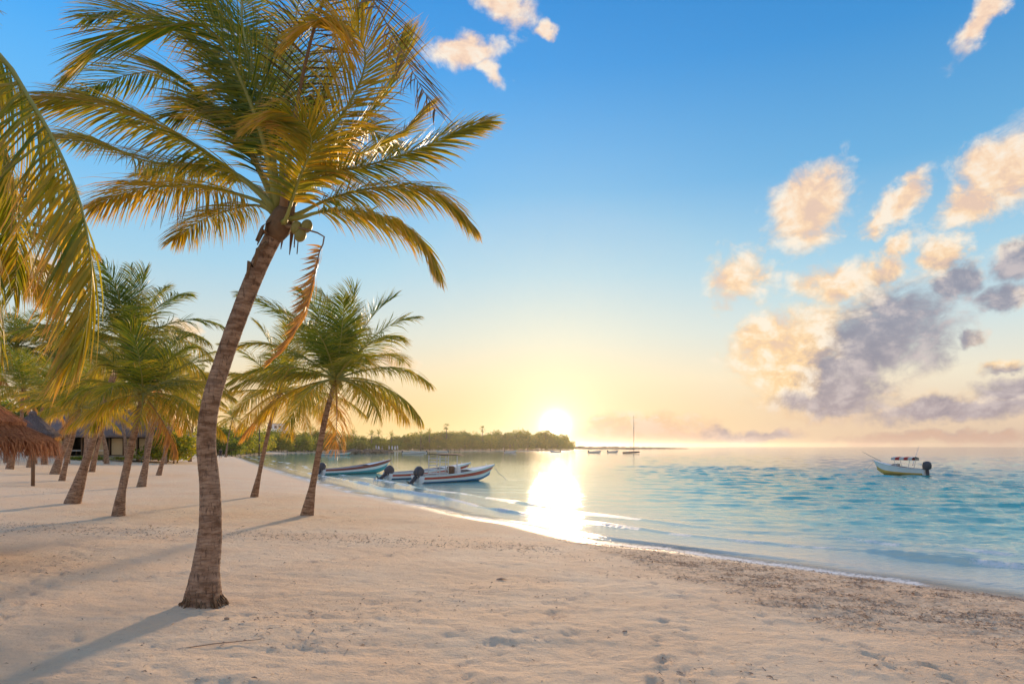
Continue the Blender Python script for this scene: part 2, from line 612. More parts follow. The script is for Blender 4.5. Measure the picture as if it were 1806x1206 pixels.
def ground_fine(x, y, sd):
    """hand-high relief of the trodden sand"""
    near = sstep(70, 12, np.hypot(x, y))
    dry = sstep(0.2, 2.0, sd)
    z = (fbm(x * 0.8, y * 0.8, 3, 5) - 0.5) * 0.055
    z += (fbm(x * 2.6 + y, y * 5.2, 4, 23, .6) - 0.5) * 0.06
    z += (fbm(x * 7.0, y * 14.0, 2, 41) - 0.5) * 0.034 * sstep(0.38, 0.62, fbm(x * .6, y * .6, 2, 43))
    z += (fbm(x * 0.25, y * 1.1 - x * .1, 3, 77) - 0.5) * 0.07
    # lumpy edge of the drift line of weed
    wl = weed_band(x, y, sd)
    z += wl * (fbm(x * 6, y * 9, 3, 61) - 0.35) * 0.07
    return z * (0.15 + 0.85 * dry) * (0.25 + 0.75 * near) * 0.68


def weed_band(x, y, sd):
    w = 0.5 + 5.4 * sstep(0.6, 3.6, x) + (fbm(x * 1.3, y * 1.3, 3, 8) - 0.5) * 2.0
    return sstep(w, w * 0.75, sd) * sstep(0.05, 0.3, sd) * sstep(0.2, 3.2, x) * sstep(32, 20, y)


def grid_polar(cy, rings, a0, a1, na):
    an = np.linspace(R(a0), R(a1), na)
    rr, aa = np.meshgrid(rings, an, indexing='ij')
    x, y = rr * np.sin(aa), cy + rr * np.cos(aa)
    nr = len(rings)
    i = np.arange(nr - 1)[:, None] * na + np.arange(na - 1)[None, :]
    f = np.stack([i, i + 1, i + na + 1, i + na], -1).reshape(-1, 4)
    return x.ravel(), y.ravel(), f[:, ::-1]


def build_ground():
    r = [3.0]
    while r[-1] < 30: r.append(r[-1] + 0.038 + max(0, r[-1] - 9) * 0.011)
    while r[-1] < 3600: r.append(r[-1] * 1.028)
    x, y, f = grid_polar(-5.0, np.array(r), -72, 72, 640)
    sd = sdist(x, y)
    z = ground_base(x, y, sd) + ground_fine(x, y, sd)
    for (cx, cy, a, la, lb, dp) in prints:
        m = (np.abs(x - cx) < 0.4) & (np.abs(y - cy) < 0.4) & (sd > 0.3)
        if not m.any(): continue
        dx, dy = x[m] - cx, y[m] - cy
        u = (dx * math.cos(a) + dy * math.sin(a)) / la; v = (-dx * math.sin(a) + dy * math.cos(a)) / lb
        q = np.sqrt(u * u + v * v) + (vnoise(x[m] * 14, y[m] * 14, 7) - .5) * .9
        z[m] += -dp * np.exp(-(q / 0.85) ** 4) + dp * 0.55 * np.exp(-((q - 1.35) / 0.35) ** 2)
    me = np_mesh('beach_sand', np.stack([x, y, z], 1), f, M['sand'], True, {'shore': np.clip(sd, -5, 60), 'weed': weed_band(x, y, sd)})
    o = link('beach_sand', me)
    tag(o, kind='structure')


_gx = None


def gz(x, y):
    x = np.array([float(x)]); y = np.array([float(y)])
    sd = sdist(x, y)
    return float((ground_base(x, y, sd) + ground_fine(x, y, sd))[0])


def ground_at(px, py):
    """march down the ray through a pixel until it meets the sand"""
    d = np.geomspace(2.0, 900, 1500)
    x = (px - CX) / FPX * d; z = CAM_Z - (py - HY) / FPX * d
    g = ground_base(x, d)
    k = int(np.argmax(z < g))
    return Vector((float(x[k]), float(d[k]), float(gz(x[k], d[k]))))


build_ground()


def build_water():
    r = [13.0]
    while r[-1] < 3600: r.append(r[-1] * (1.0072 if r[-1] < 90 else 1.014 if r[-1] < 600 else 1.06))
    x, y, f = grid_polar(-5.0, np.array(r), -38, 66, 820)
    sd = sdist(x, y)
    dep = ZW - ground_base(x, y, sd)
    dist = np.hypot(x, y)
    z = np.zeros_like(x)
    wr = np.random.default_rng(3)
    wind = math.atan2(-0.9, -0.35)
    chop = sstep(0, 15, x - 0.085 * y) * (0.75 + 0.5 * fbm(x * .05, y * .05, 2, 505))
    for i in range(46):
        lam = 0.26 * (1.058 ** i)                       # 0.28 .. 5.4 m
        a = wind + wr.normal(0, 0.42)
        k = 2 * PI / lam
        amp = 0.0100 * lam ** 0.62
        ok = sstep(lam * 120, lam * 55, dist)           # drop what the grid no longer resolves
        ph = k * (x * math.cos(a) + y * math.sin(a)) + wr.uniform(0, 6.28)
        mod = 0.3 + 1.4 * vnoise(x / (lam * 3) + i * 7.1, y / (lam * 3), 200 + i)
        z += amp * (2 * np.exp(np.sin(ph) - 1) - 0.93) * ok * mod * (0.07 + 0.95 * chop)
    calm = sstep(0.0, 0.5, dep) * 0.9 + 0.1
    z *= calm
    # low swash ridges that run along the shore
    n = fbm(x * 0.12, y * 0.12, 3, 300)
    foam = np.exp(-((dep - .012) / .032) ** 2) * sstep(.34, .52, fbm(x * .9, y * .9, 3, 401)) * sstep(110, 60, dist)
    for (c, w, h, sl) in ((-0.6, 0.12, 0.035, 1.0), (-2.4, 0.13, 0.085, 2.2), (-4.4, 0.2, 0.05, 2.6)):
        q = sd - c + (n - 0.5) * sl
        pr = np.where(q > 0, np.exp(-(q / (w * 0.6)) ** 2), np.exp(-(q / (w * 2.2)) ** 2))
        foam = np.maximum(foam, np.exp(-((q - w * .5) / (w * 1.1)) ** 2) * (h > .04) * sstep(.42, .62, fbm(x * 1.1, y * 1.1, 3, 420 + int(c * 9))))
        z += h * pr * (0.35 + 1.0 * sstep(0.35, 0.6, fbm(x * 0.18, y * 0.18, 2, 310 + int(c * 10)))) * sstep(90, 40, dist)
    keep = (sd < 1.2)
    fk = keep[f].any(1)
    f = f[fk]
    used = np.zeros(len(x), bool); used[f.ravel()] = True
    idx = np.cumsum(used) - 1
    me = np_mesh('sea', np.stack([x, y, z + ZW], 1)[used], idx[f], M['water'], True, {'depth': np.maximum(dep[used], 0), 'foam': np.clip(foam[used], 0, 1), 'chop': chop[used]})
    o = link('sea', me)
    tag(o, kind='structure')


build_water()

# ------------------------------------------------------------------ palms
def crom(pts, n):
    """Catmull-Rom through pts, n samples, evenly spaced"""
    P = np.array([list(p) for p in pts], float)
    P = np.vstack([2 * P[0] - P[1], P, 2 * P[-1] - P[-2]])
    out = []
    for i in range(1, len(P) - 2):
        p0, p1, p2, p3 = P[i - 1], P[i], P[i + 1], P[i + 2]
        t = np.linspace(0, 1, 24, endpoint=False)[:, None]
        out.append(0.5 * ((2 * p1) + (-p0 + p2) * t + (2 * p0 - 5 * p1 + 4 * p2 - p3) * t ** 2 + (-p0 + 3 * p1 - 3 * p2 + p3) * t ** 3))
    out = np.vstack(out + [P[-2][None]])
    L = np.concatenate([[0], np.cumsum(np.linalg.norm(np.diff(out, axis=0), axis=1))])
    u = np.linspace(0, L[-1], n)
    return np.stack([np.interp(u, L, out[:, k]) for k in range(3)], 1), L[-1]


def nrm(v):
    return v / np.maximum(np.linalg.norm(v, axis=-1, keepdims=True), 1e-9)


GREEN = np.array([[0.045, 0.100, 0.020], [0.12, 0.185, 0.025], [0.30, 0.29, 0.03], [0.52, 0.37, 0.035]])
DRY = np.array([0.46, 0.26, 0.11])
WIND = np.array([-1.0, -0.15, 0.0])


def frond_mesh(pts, lmax=0.75, n=70, seed=0, droop=0.45, wind=0.35, vee=0.25, hue=0.4, dry=0.0, width=0.034, tone=1.0, roll=0.0, start=0.2, tipdry=0.5, segs=4, origin=(0, 0, 0), bias=0.0):
    """leaflets (mesh 1) and midrib (mesh 2) of one frond that follows pts"""
    g = np.random.default_rng(seed)
    P, L = crom(pts, 64)
    T = nrm(np.gradient(P, axis=0))
    up = np.array([0, 0, 1.0])
    Sd = np.cross(T, up)
    bad = np.linalg.norm(Sd, axis=1) < 0.25
    Sd = nrm(Sd)
    # carry the side vector along smoothly
    side = [Sd[0] if not bad[0] else nrm(np.cross(T[0], np.array([0.3, 1, 0.1])))]
    for i in range(1, 64):
        v = side[-1] - T[i] * np.dot(side[-1], T[i]); v = v / (np.linalg.norm(v) + 1e-9)
        if not bad[i]:
            tgt = Sd[i] if np.dot(Sd[i], v) > -0.2 else -Sd[i]
            v = v * 0.85 + tgt * 0.15
            v = v - T[i] * np.dot(v, T[i]); v = v / (np.linalg.norm(v) + 1e-9)
        side.append(v)
    Sd = np.array(side)
    if roll:
        Nn = np.cross(Sd, T)
        Sd = Sd * math.cos(roll) + Nn * math.sin(roll)
    N = np.cross(Sd, T)
    tt = np.linspace(start, 0.995, n)
    V, F, C = [], [], []
    V4 = []
    for sg in (-1, 1):
        t = np.clip(tt + g.normal(0, 0.25 / n, n), 0, 1)
        ix = t * 63
        lerp = lambda A: np.stack([np.interp(ix, np.arange(64), A[:, k]) for k in range(3)], 1)
        p, tv, sv, nv = lerp(P), nrm(lerp(T)), nrm(lerp(Sd)), nrm(lerp(N))
        al = R(72) - (R(52)) * t ** 1.3 + g.normal(0, 0.07, n)
        be = vee + g.normal(0, 0.12, n) + bias * sg
        dr = tv * np.cos(al)[:, None] + (sv * sg * np.cos(be)[:, None] + nv * np.sin(be)[:, None]) * np.sin(al)[:, None]
        prof = np.interp(t, [start, start + 0.14, 0.45, 0.75, 0.93, 1.0], [0.55, 0.92, 1.0, 0.86, 0.55, 0.35])
        ll = lmax * prof * (1 + g.normal(0, 0.06, n))
        dp = droop * g.uniform(0.6, 1.4, n)
        wd = wind * g.uniform(0.5, 1.4, n)
        pend = np.zeros((n, 3)); pend[:, 2] = -1
        s = np.linspace(0, 1, segs + 1)
        pts_ = [p]
        d_ = dr
        for k in range(segs):
            d_ = nrm(d_ + (pend * dp[:, None] + WIND * wd[:, None]) * (0.5 + s[k]) * (1.6 / segs))
            pts_.append(pts_[-1] + d_ * (ll / segs)[:, None])
        Q = np.stack(pts_, 1)                                     # n, segs+1, 3
        D = nrm(np.gradient(Q, axis=1))
        W = tv[:, None, :] - D * np.sum(D * tv[:, None, :], -1, keepdims=True)
        W = nrm(W + g.normal(0, 0.25, (n, 1, 3)) + nv[:, None, :] * 0.25)
        wp = width * np.interp(s, [0, 0.25, 0.6, 1], [0.55, 1.0, 0.8, 0.06])[None, :, None] * (0.75 + 0.5 * g.random((n, 1, 1)))
        A, B = Q - W * wp / 2, Q + W * wp / 2
        base = len(V) * 0
        vv = np.stack([A, B], 2).reshape(n, -1, 3)                # n, 2*(segs+1), 3
        off = sum(len(a) for a in V4)
        V4.append(vv.reshape(-1, 3))
        b0 = off + np.arange(n)[:, None] * (2 * (segs + 1))
        for k in range(segs):
            q = b0 + 2 * k
            F.append(np.concatenate([q, q + 1, q + 3, q + 2], 1))
        hh = np.clip(hue + g.normal(0, 0.16, n) + 0.15 * (t - 0.4), 0, 1) * 3
        cl = np.stack([np.interp(hh, [0, 1, 2, 3], GREEN[:, k]) for k in range(3)], 1)
        kd = np.clip(dry + g.normal(0, 0.12, n) * (dry > 0), 0, 1)[:, None, None]
        tip = np.clip((s[None, :] - 0.62 - g.normal(0, 0.15, (n, 1))) / 0.4, 0, 1)[:, :, None] * tipdry
        cm = cl[:, None, :] * (1 - tip) + DRY * tip
        cm = cm * (1 - kd) + DRY * (0.7 + 0.5 * g.random((n, 1, 1))) * kd
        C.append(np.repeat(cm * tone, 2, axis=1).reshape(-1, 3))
    V = np.vstack(V4) - np.array(origin)
    F = np.vstack(F)
    me = np_mesh('frond', V, F, M['leaf'], True, {'tint': np.vstack(C)})
    # midrib
    mb = MB()
    k = np.linspace(0, 63, 22).astype(int)
    sc_ = lmax / 0.75
    rad = [max(0.0035, sc_ * 0.026 * (1 - i / 63) ** 1.2 + (0.02 * sc_ * max(0, 1 - i / 7))) for i in k]
    mb.tube([P[i] - np.array(origin) for i in k], rad, 6)
    return me, mb.mesh('midrib', M['rib_dry'] if dry > 0.5 else M['rib'], True)


def add_frond(parent, pts, label=None, **kw):
    loc = parent.location
    me, rb = frond_mesh(pts, origin=tuple(loc), **kw)
    o = link('frond', me, parent)
    if label: o['label'] = label
    link('midrib', rb, o)
    return o


def trunk_mesh(pts, rads, origin, seed=0, n=18, ring=0.055, flare=True):
    g = np.random.default_rng(seed)
    P, L = crom(pts, max(40, int(L_est(pts) / ring * 4)))
    m = len(P)
    u = np.linspace(0, 1, m)
    rr = np.interp(u, np.linspace(0, 1, len(rads)), rads)
    T = nrm(np.gradient(P, axis=0))
    ref = np.array([0, 1.0, 0])
    A = nrm(np.cross(T, ref)); B = np.cross(T, A)
    ph = u * L / ring
    ph = ph + 1.3 * np.sin(ph * 0.37 + seed) + 0.55 * np.sin(ph * 1.13) + .3 * np.sin(ph * 2.3)
    an = np.linspace(0, 2 * PI, n, endpoint=False)
    wob = 0.25 * np.sin(an * 2 + seed)[None, :] + 0.18 * np.sin(an * 3 + 1.7 * seed)[None, :] * np.sin(ph * 0.3)[:, None]
    saw = np.mod(ph[:, None] + wob, 1.0)
    rad = rr[:, None] * (1 + 0.032 * (saw - 0.5) + 0.02 * np.sin(an * 3 + ph[:, None] * 0.11 + seed) + g.normal(0, 0.006, (m, n)))
    h = u * L
    rad *= 1 + ((0.07 * np.sin(an * 7 + seed) + .06 * np.sin(an * 11 + 2 * seed)) * np.exp(-h / 0.22)[:, None])
    V = P[:, None, :] + (A[:, None, :] * np.cos(an)[None, :, None] + B[:, None, :] * np.sin(an)[None, :, None]) * rad[:, :, None]
    i = np.arange(m - 1)[:, None] * n + np.arange(n)[None, :]
    j = np.arange(m - 1)[:, None] * n + (np.arange(n)[None, :] + 1) % n
    f = np.stack([i, j, j + n, i + n], -1).reshape(-1, 4)
    ringv = np.clip(1 - np.abs(saw - 0.02) / 0.2, 0, 1) + np.clip(1 - np.abs(saw - 0.98) / 0.2, 0, 1)
    return np_mesh('trunk', V.reshape(-1, 3) - np.array(origin), f, M['bark'], True,
                   {'ring': np.clip(ringv, 0, 1).ravel(), 'along': np.repeat(u, n)}), P, T


def L_est(pts):
    return sum((Vector(a) - Vector(b)).length for a, b in zip(pts[:-1], pts[1:]))


def crown_base(parent, c, t, r, seed, fibres=10):
    """fibre-wrapped heart of the crown with hanging dry sheaths"""
    g = random.Random(seed)
    o = parent.location
    c = Vector(c) - o; t = Vector(t)
    mb = MB()
    pts = [c - t * r * 1.2, c, c + t * r * 1.6, c + t * r * 3.2]
    mb.tube(pts, [r * 1.0, r * 1.35, r * 1.15, r * 0.5], 12)
    mb.build('crown_shaft', M['fibre'], parent, True)
    for i in range(fibres):
        a = g.uniform(0, 2 * PI); d = Vector((math.cos(a), math.sin(a), 0))
        mb = MB()
        p0 = c + d * r * 1.0 + t * r * g.uniform(-0.3, 1.0)
        p1 = p0 + d * r * g.uniform(0.5, 1.1) + Vector((0, 0, -r * g.uniform(0.2, 0.8)))
        p2 = p1 + d * r * 0.2 + Vector((-r * 0.4, 0, -r * g.uniform(0.8, 2.6)))
        w = r * g.uniform(0.15, 0.4)
        tn = Vector((-d.y, d.x, 0))
        vs = []
        for p, k in ((p0, 1.0), (p1, 1.2), (p2, 0.25)):
            vs += [p - tn * w * k, p + d * r * 0.06, p + tn * w * k, p - d * r * 0.06]
        fs = []
        for q in (0, 4):
            for e in range(4): fs.append((q + e, q + (e + 1) % 4, q + 4 + (e + 1) % 4, q + 4 + e))
        fs += [(3, 2, 1, 0), (8, 9, 10, 11)]
        mb.add(vs, fs)
        mb.build('dry_sheath', M['fibre'], parent)


def palm(name, label, base, path_px, depths, rads_, fronds, flen, seed, group, lmax=0.62, n=46, lean_wind=0.3, ups=(82, -12), coconuts=0, width=0.04, skip=None, hue=0.35, dead=1, fib=8, azb=0.0):
    """generic coconut palm: trunk through pixels path_px at the given depths, then a whorl of fronds"""
    g = np.random.default_rng(seed)
    rads = [rads_[0] * .85] + [r_ * .60 for r_ in rads_[1:]]
    root = empty(name, base)
    tag(root, label, 'palm tree', group)
    pts = [Vector(base) - Vector((0, 0, 0.15))] + [at(px, py, d) for (px, py), d in zip(path_px, depths)]
    me, P, T = trunk_mesh(pts, rads, base, seed, n=14)
    link('trunk', me, root)
    top, tdir = P[-1], T[-1]
    r = rads[-1]
    crown_base(root, top, tdir, r * 1.05, seed, fib)
    c0 = np.array(top) + np.array(tdir) * r * 2.0
    for i in range(fronds + dead):
        u = (i + 0.5) / fronds
        e0 = ups[0] + (ups[1] - ups[0]) * u ** 0.85 + g.normal(0, 6)
        az = i * 2.39996 + g.normal(0, 0.2) + seed
        dry = 0.0
        if i >= fronds: e0, dry = -55 + g.normal(0, 8), 0.85
        ll = flen * (0.8 + 0.25 * math.sin(u * PI)) * g.uniform(0.9, 1.1)
        d = np.array([math.cos(az) * math.cos(R(e0)), math.sin(az) * math.cos(R(e0)), math.sin(R(e0))])
        # step along, bending down and downwind
        p = c0.copy(); pp = [p.copy()]
        bend = g.uniform(0.9, 1.35)
        for k in range(6):
            p = p + d * ll / 6
            pp.append(p.copy())
            d = d + np.array([0, 0, -1.0]) * 0.17 * bend * (0.35 + 0.25 * k) * (0.35 if dry else 1) + WIND * lean_wind * 0.10 * (0.5 + 0.3 * k)
            d /= np.linalg.norm(d)
        add_frond(root, pp, lmax=lmax * 1.22 * g.uniform(0.9, 1.1), n=int(n * 1.4), seed=seed * 100 + i, droop=0.28 + 0.5 * u, wind=lean_wind * 0.9, vee=0.5 - 0.75 * u,
                  hue=np.clip(hue - 0.10 + 0.42 * u + g.normal(0, 0.06), 0, 1), dry=dry, width=width * .68, tipdry=0.3 + 0.45 * u, segs=3, start=0.14)
    for k in range(coconuts):
        a = g.uniform(0, 6.28)
        c = c0 + np.array([math.cos(a) * r * 1.7, math.sin(a) * r * 1.7, -r * g.uniform(1.0, 2.6)])
        mb = MB(); mb.ellipsoid(c - np.array(base), (0.085, 0.085, 0.11), 10, 7)
        mb.build('coconut', M['coconut'], root, True)
    return root


# --- the large palm in front
B0 = ground_at(359, 1068)
D0 = B0.y
mp = empty('palm_tree', B0)
tag(mp, 'tall leaning coconut palm in the foreground with full windblown crown', 'palm tree', 'coconut palms on the beach')
path = [(362, 1010), (370, 940), (370, 860), (364, 780), (372, 710), (396, 630), (424, 550), (456, 470), (490, 402)]
dd = [D0 + k for k in (0.0, 0.02, 0.05, 0.05, 0.0, -0.05, -0.1, -0.15, -0.2)]
px2m = D0 / FPX
tr_pts = [B0 - Vector((0.02, 0, 0.12))] + [at(px, py, d) for (px, py), d in zip(path, dd)]
wpx = [74, 47, 38, 34, 32, 30, 29, 29, 29, 28]
me, TP, TT = trunk_mesh(tr_pts, [w * px2m / 2 for w in wpx], B0, 1, n=28, ring=0.052)
link('trunk', me, mp)
crown_base(mp, TP[-1], TT[-1], 0.105, 5, 9)
DC = D0 - 0.2
g_ = random.Random(4)
mb = MB()
for k in range(90):
    a = g_.uniform(0, 2 * PI); r0 = .19 + g_.uniform(-.03, .015); r1 = r0 + g_.uniform(.02, .13)
    c_, s_ = math.cos(a), math.sin(a)
    mb.tube([(r0 * c_, r0 * s_, g_.uniform(.05, .16)), ((r0 * .4 + r1 * .6) * c_, (r0 * .4 + r1 * .6) * s_, .035), (r1 * c_, r1 * s_, -.05)], [.009, .008, .005], 5)
mb.build('root_mass', M['fibre'], mp, True)
FR = [
    # (pixels of the midrib, depth offsets from start to end, options)
    ([(488, 372), (456, 340), (397, 293), (313, 237), (209, 190), (132, 176), (50, 172)], 0.0, -0.6, dict(hue=.45, lmax=.72, vee=-.15)),
    ([(484, 376), (456, 355), (383, 334), (313, 329), (240, 334), (160, 365)], 0.0, 0.5, dict(hue=.62, lmax=.62, droop=.7)),
    ([(490, 365), (470, 270), (442, 181), (394, 80), (348, 40), (279, 50), (209, 57), (135, 120)], 0.0, -1.3, dict(hue=.30, lmax=.80, wind=.5)),
    ([(486, 370), (440, 322), (390, 300), (260, 285), (180, 255), (84, 240)], 0.1, 1.1, dict(hue=.40, lmax=.66)),
    ([(492, 366), (478, 250), (452, 140), (408, 40), (330, -30), (230, -40)], 0.1, -0.4, dict(hue=.22, lmax=.82, wind=.45)),
    ([(502, 366), (560, 270), (626, 165), (645, 100), (622, 50), (575, 30), (520, 60)], 0.0, -0.9, dict(hue=.78, lmax=.70, wind=.3)),
    ([(500, 392), (505, 385), (527, 318), (549, 259), (539, 223), (500, 200), (452, 215)], -0.1, -1.2, dict(hue=.58, lmax=.50, tipdry=.95, droop=.55, wind=.6, width=.020)),
    ([(508, 376), (535, 335), (583, 306), (655, 290), (738, 263), (798, 235), (858, 213)], 0.0, -0.3, dict(hue=.42, lmax=.50, wind=.12, droop=.35)),
    ([(508, 382), (523, 380), (579, 352), (659, 332), (738, 332), (785, 352), (832, 396)], 0.0, 0.2, dict(hue=.50, lmax=.52, wind=.1, droop=.6)),
    ([(508, 386), (530, 384), (571, 373), (639, 374), (699, 392), (742, 424), (772, 478)], -0.05, -0.3, dict(hue=.52, lmax=.50, wind=.1, droop=.75)),
    ([(506, 370), (545, 320), (615, 247), (659, 191), (695, 131), (705, 70)], 0.2, 0.9, dict(hue=.30, lmax=.72, wind=.2)),
    ([(506, 374), (560, 318), (639, 271), (699, 243), (752, 188)], 0.2, 1.2, dict(hue=.48, lmax=.52, wind=.1)),
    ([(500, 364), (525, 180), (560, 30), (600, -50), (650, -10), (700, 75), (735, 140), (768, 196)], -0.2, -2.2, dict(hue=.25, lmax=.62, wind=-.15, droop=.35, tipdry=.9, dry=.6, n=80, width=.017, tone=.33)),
    ([(496, 364), (500, 220), (512, 100), (530, -10), (560, -90)], 0.2, 0.9, dict(hue=.28, lmax=.82, wind=.35)),
    ([(502, 364), (560, 200), (610, 80), (650, -20), (700, -60)], 0.2, 1.0, dict(hue=.35, lmax=.78, wind=.2)),
    ([(494, 364), (470, 240), (440, 120), (425, 0), (440, -110)], 0.3, 1.6, dict(hue=.12, lmax=.85, wind=.4)),
    ([(490, 368), (440, 270), (372, 180), (300, 130), (215, 135), (140, 165)], 0.4, 1.6, dict(hue=.2, lmax=.80, wind=.4)),
    ([(492, 366), (455, 230), (400, 120), (320, 60), (225, 20), (150, 30)], 0.2, 0.7, dict(hue=.3, lmax=.75, wind=.4)),
    ([(498, 368), (500, 260), (510, 160), (480, 80), (430, 50)], 0.6, 2.2, dict(hue=.05, lmax=.80, wind=.3)),
    ([(494, 368), (460, 300), (425, 230), (370, 190), (300, 205)], 0.5, 1.2, dict(hue=.15, lmax=.7, wind=.5, droop=.6)),
    ([(505, 370), (560, 300), (610, 240), (650, 230), (700, 260)], 0.6, 2.2, dict(hue=.30, lmax=.6, wind=.2)),
    ([(488, 378), (450, 362), (400, 372), (350, 392), (306, 424)], 0.5, 1.6, dict(hue=.55, lmax=.48, droop=.7)),
    ([(490, 372), (452, 330), (400, 312), (330, 300), (250, 310)], 0.6, 2.3, dict(hue=.35, lmax=.6)),
]
for i, (pp, d0, d1, kw) in enumerate(FR):
    m_ = len(pp)
    pts = [at(px, py, DC + d0 + (d1 - d0) * (k / (m_ - 1)) ** 1.3) for k, (px, py) in enumerate(pp)]
    a = dict(lmax=.7, n=150, seed=900 + i, droop=.36, wind=.30, vee=.05, hue=.4, width=.0195, tipdry=.65, start=.18)
    a.update(kw)
    a['lmax'] *= 1.28; a['hue'] = min(1, a['hue'] + .13); a['wind'] *= .55; a['droop'] *= .8
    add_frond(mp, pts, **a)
pp = [(505, 398), (540, 405), (572, 418), (563, 445), (555, 484), (535, 555), (507, 607), (479, 637)]
add_frond(mp, [at(px, py, DC - 0.15 - 0.04 * k) for k, (px, py) in enumerate(pp)], label='dead brown frond hanging below the crown',
          lmax=.36, n=80, seed=77, droop=.15, wind=.55, vee=0, hue=.9, dry=.95, width=.02, start=.3)
for (px, py) in ((530, 415), (541, 399), (523, 402)):
    mb = MB(); mb.ellipsoid(at(px, py, DC - 0.14) - B0, (0.062, 0.062, 0.078), 14, 10, Matrix.Rotation(0.4, 3, 'Y'))
    mb.build('coconut', M['coconut'], mp, True)
# dry flower stalks that cling to the trunk
for (a, b, c) in (((472, 412), (462, 405), (452, 425)), ((446, 470), (440, 462), (436, 492)), ((470, 428), (455, 440), (448, 470))):
    mb = MB(); mb.tube([at(*a, DC - 0.1) - B0, at(*b, DC - 0.16) - B0, at(*c, DC - 0.14) - B0], [0.02, 0.026, 0.014], 6)
    mb.build('flower_stalk', M['fibre'], mp, True)

# --- palms along the beach
GP = 'coconut palms on the beach'


def beach_palm(label, bpx, path_px, frl, seed, w=(.25, .16, .145, .13, .11), dz=None, **kw):
    b = ground_at(*bpx)
    d = b.y
    k = len(path_px)
    g = random.Random(seed)
    lean = g.uniform(-0.5, 0.5) if dz is None else dz
    return palm('palm_tree', label, b, path_px, [d + lean * (i + 1) / k for i in range(k)], list(w), int(kw.pop('fr', 20) * 1.25), frl, seed, GP, **kw)


beach_palm('single coconut palm nearest the water with hanging dry sheaths', (540, 908), [(547, 880), (560, 810), (573, 740), (590, 676)], 3.1, 31, lmax=.8, n=56, fr=22, coconuts=3, hue=.33, lean_wind=.25)
beach_palm('slim coconut palm between the foreground trunk and the palm nearest the water', (447, 876), [(454, 850), (467, 790), (480, 735), (494, 694)], 3.2, 32, (.2, .14, .13, .12, .10), lmax=.75, n=50, hue=.5, ups=(80, -30))
beach_palm('tall palm with thick flared base, its crown highest of the left grove', (125, 888), [(140, 850), (162, 780), (184, 705), (222, 612)], 3.0, 33, (.30, .21, .18, .16, .12), lmax=.75, n=50, fr=21, hue=.25)
beach_palm('palm whose trunk stands nearest on the left of the foreground trunk', (207, 910), [(214, 870), (229, 800), (242, 740), (250, 702)], 2.3, 34, (.22, .17, .155, .14, .11), lmax=.65, n=44, hue=.4, coconuts=4, ups=(78, -14))
beach_palm('leaning palm just behind the nearest left trunk with pale slim stem', (248, 858), [(257, 820), (267, 765), (279, 690)], 3.0, 35, (.26, .17, .15, .13), lmax=.7, n=44, hue=.35, coconuts=3)
beach_palm('thin palm left of the foreground trunk with yellow drooping fronds', (279, 838), [(289, 805), (303, 755), (318, 715)], 2.9, 36, (.22, .14, .12, .11), lmax=.65, n=40, hue=.75, ups=(75, -22))
beach_palm('stout leaning palm beside the tip of the thatched sunshade', (96, 836), [(104, 812), (118, 775), (131, 728)], 3.2, 37, (.36, .27, .25, .2), lmax=.7, n=40, hue=.3)
beach_palm('slender palm in front of the stout one beside the thatched sunshade', (108, 848), [(115, 822), (127, 778), (140, 724)], 3.0, 38, (.20, .16, .15, .13), lmax=.7, n=40, hue=.45, ups=(78, -10))
beach_palm('palm standing before the hedge of the thatched restaurant', (161, 832), [(169, 800), (182, 755), (196, 700)], 3.2, 39, (.26, .18, .16, .14), lmax=.7, n=40, hue=.5)
beach_palm('palm under the left edge of the thatched sunshade by the frame', (16, 827), [(23, 800), (36, 760), (40, 690)], 3.4, 40, (.30, .2, .18, .15), lmax=.7, n=40, hue=.35)
beach_palm('thin palm seen under the right edge of the thatched sunshade', (50, 824), [(55, 800), (62, 765), (80, 700)], 3.4, 41, (.22, .16, .15, .13), lmax=.7, n=40, hue=.4)
beach_palm('distant palm with a bushy crown just right of the foreground trunk', (398, 806), [(400, 790), (404, 765), (410, 738)], 4.0, 42, (.3, .2, .18, .16), lmax=.9, n=26, hue=.55, width=.08, ups=(80, -40))
beach_palm('palm at the back of the grove behind the tallest left crown', (150, 820), [(152, 790), (150, 740), (140, 640)], 3.8, 43, (.3, .2, .2, .16), lmax=.8, n=34, hue=.2, width=.06)
beach_palm('palm at the back of the grove near the left edge', (60, 818), [(58, 790), (50, 720), (30, 620)], 4.2, 44, (.3, .2, .2, .16), lmax=.9, n=34, hue=.25, width=.06)
beach_palm('palm at the back of the grove right of the tallest crown', (290, 818), [(292, 790), (300, 740), (312, 668)], 4.0, 45, (.3, .2, .2, .16), lmax=.85, n=34, hue=.4, width=.06)
beach_palm('palm at the back of the grove with its crown over the restaurant roof', (222, 816), [(222, 790), (215, 745), (190, 672)], 4.0, 46, (.3, .2, .2, .16), lmax=.85, n=34, hue=.35, width=.06)
beach_palm('low palm at the back of the grove by the left frame edge', (12, 816), [(10, 790), (0, 740), (-8, 660)], 4.0, 47, (.3, .2, .2, .16), lmax=.85, n=34, hue=.45, width=.06)

for i, (bp, pth, hue_) in enumerate([((78, 819), [(80, 790), (88, 740), (98, 640)], .15), ((188, 818), [(186, 790), (176, 740), (158, 625)], .1),
                                     ((335, 814), [(336, 790), (340, 750), (346, 694)], .35), ((258, 816), [(258, 790), (262, 740), (270, 640)], .15), ((118, 817), [(120, 790), (125, 750), (118, 690)], .3)]):
    beach_palm(('palm at the back of the grove behind the stout leaning palm', 'palm at the back of the grove left of the tallest crown', 'short palm at the back of the grove next to the foreground trunk',
                'palm at the back of the grove just right of the tallest crown', 'short palm at the back of the grove behind the slender one')[i], bp, pth, 4.2, 81 + i, (.3, .2, .2, .16), lmax=.9, n=36, hue=hue_, width=.06)

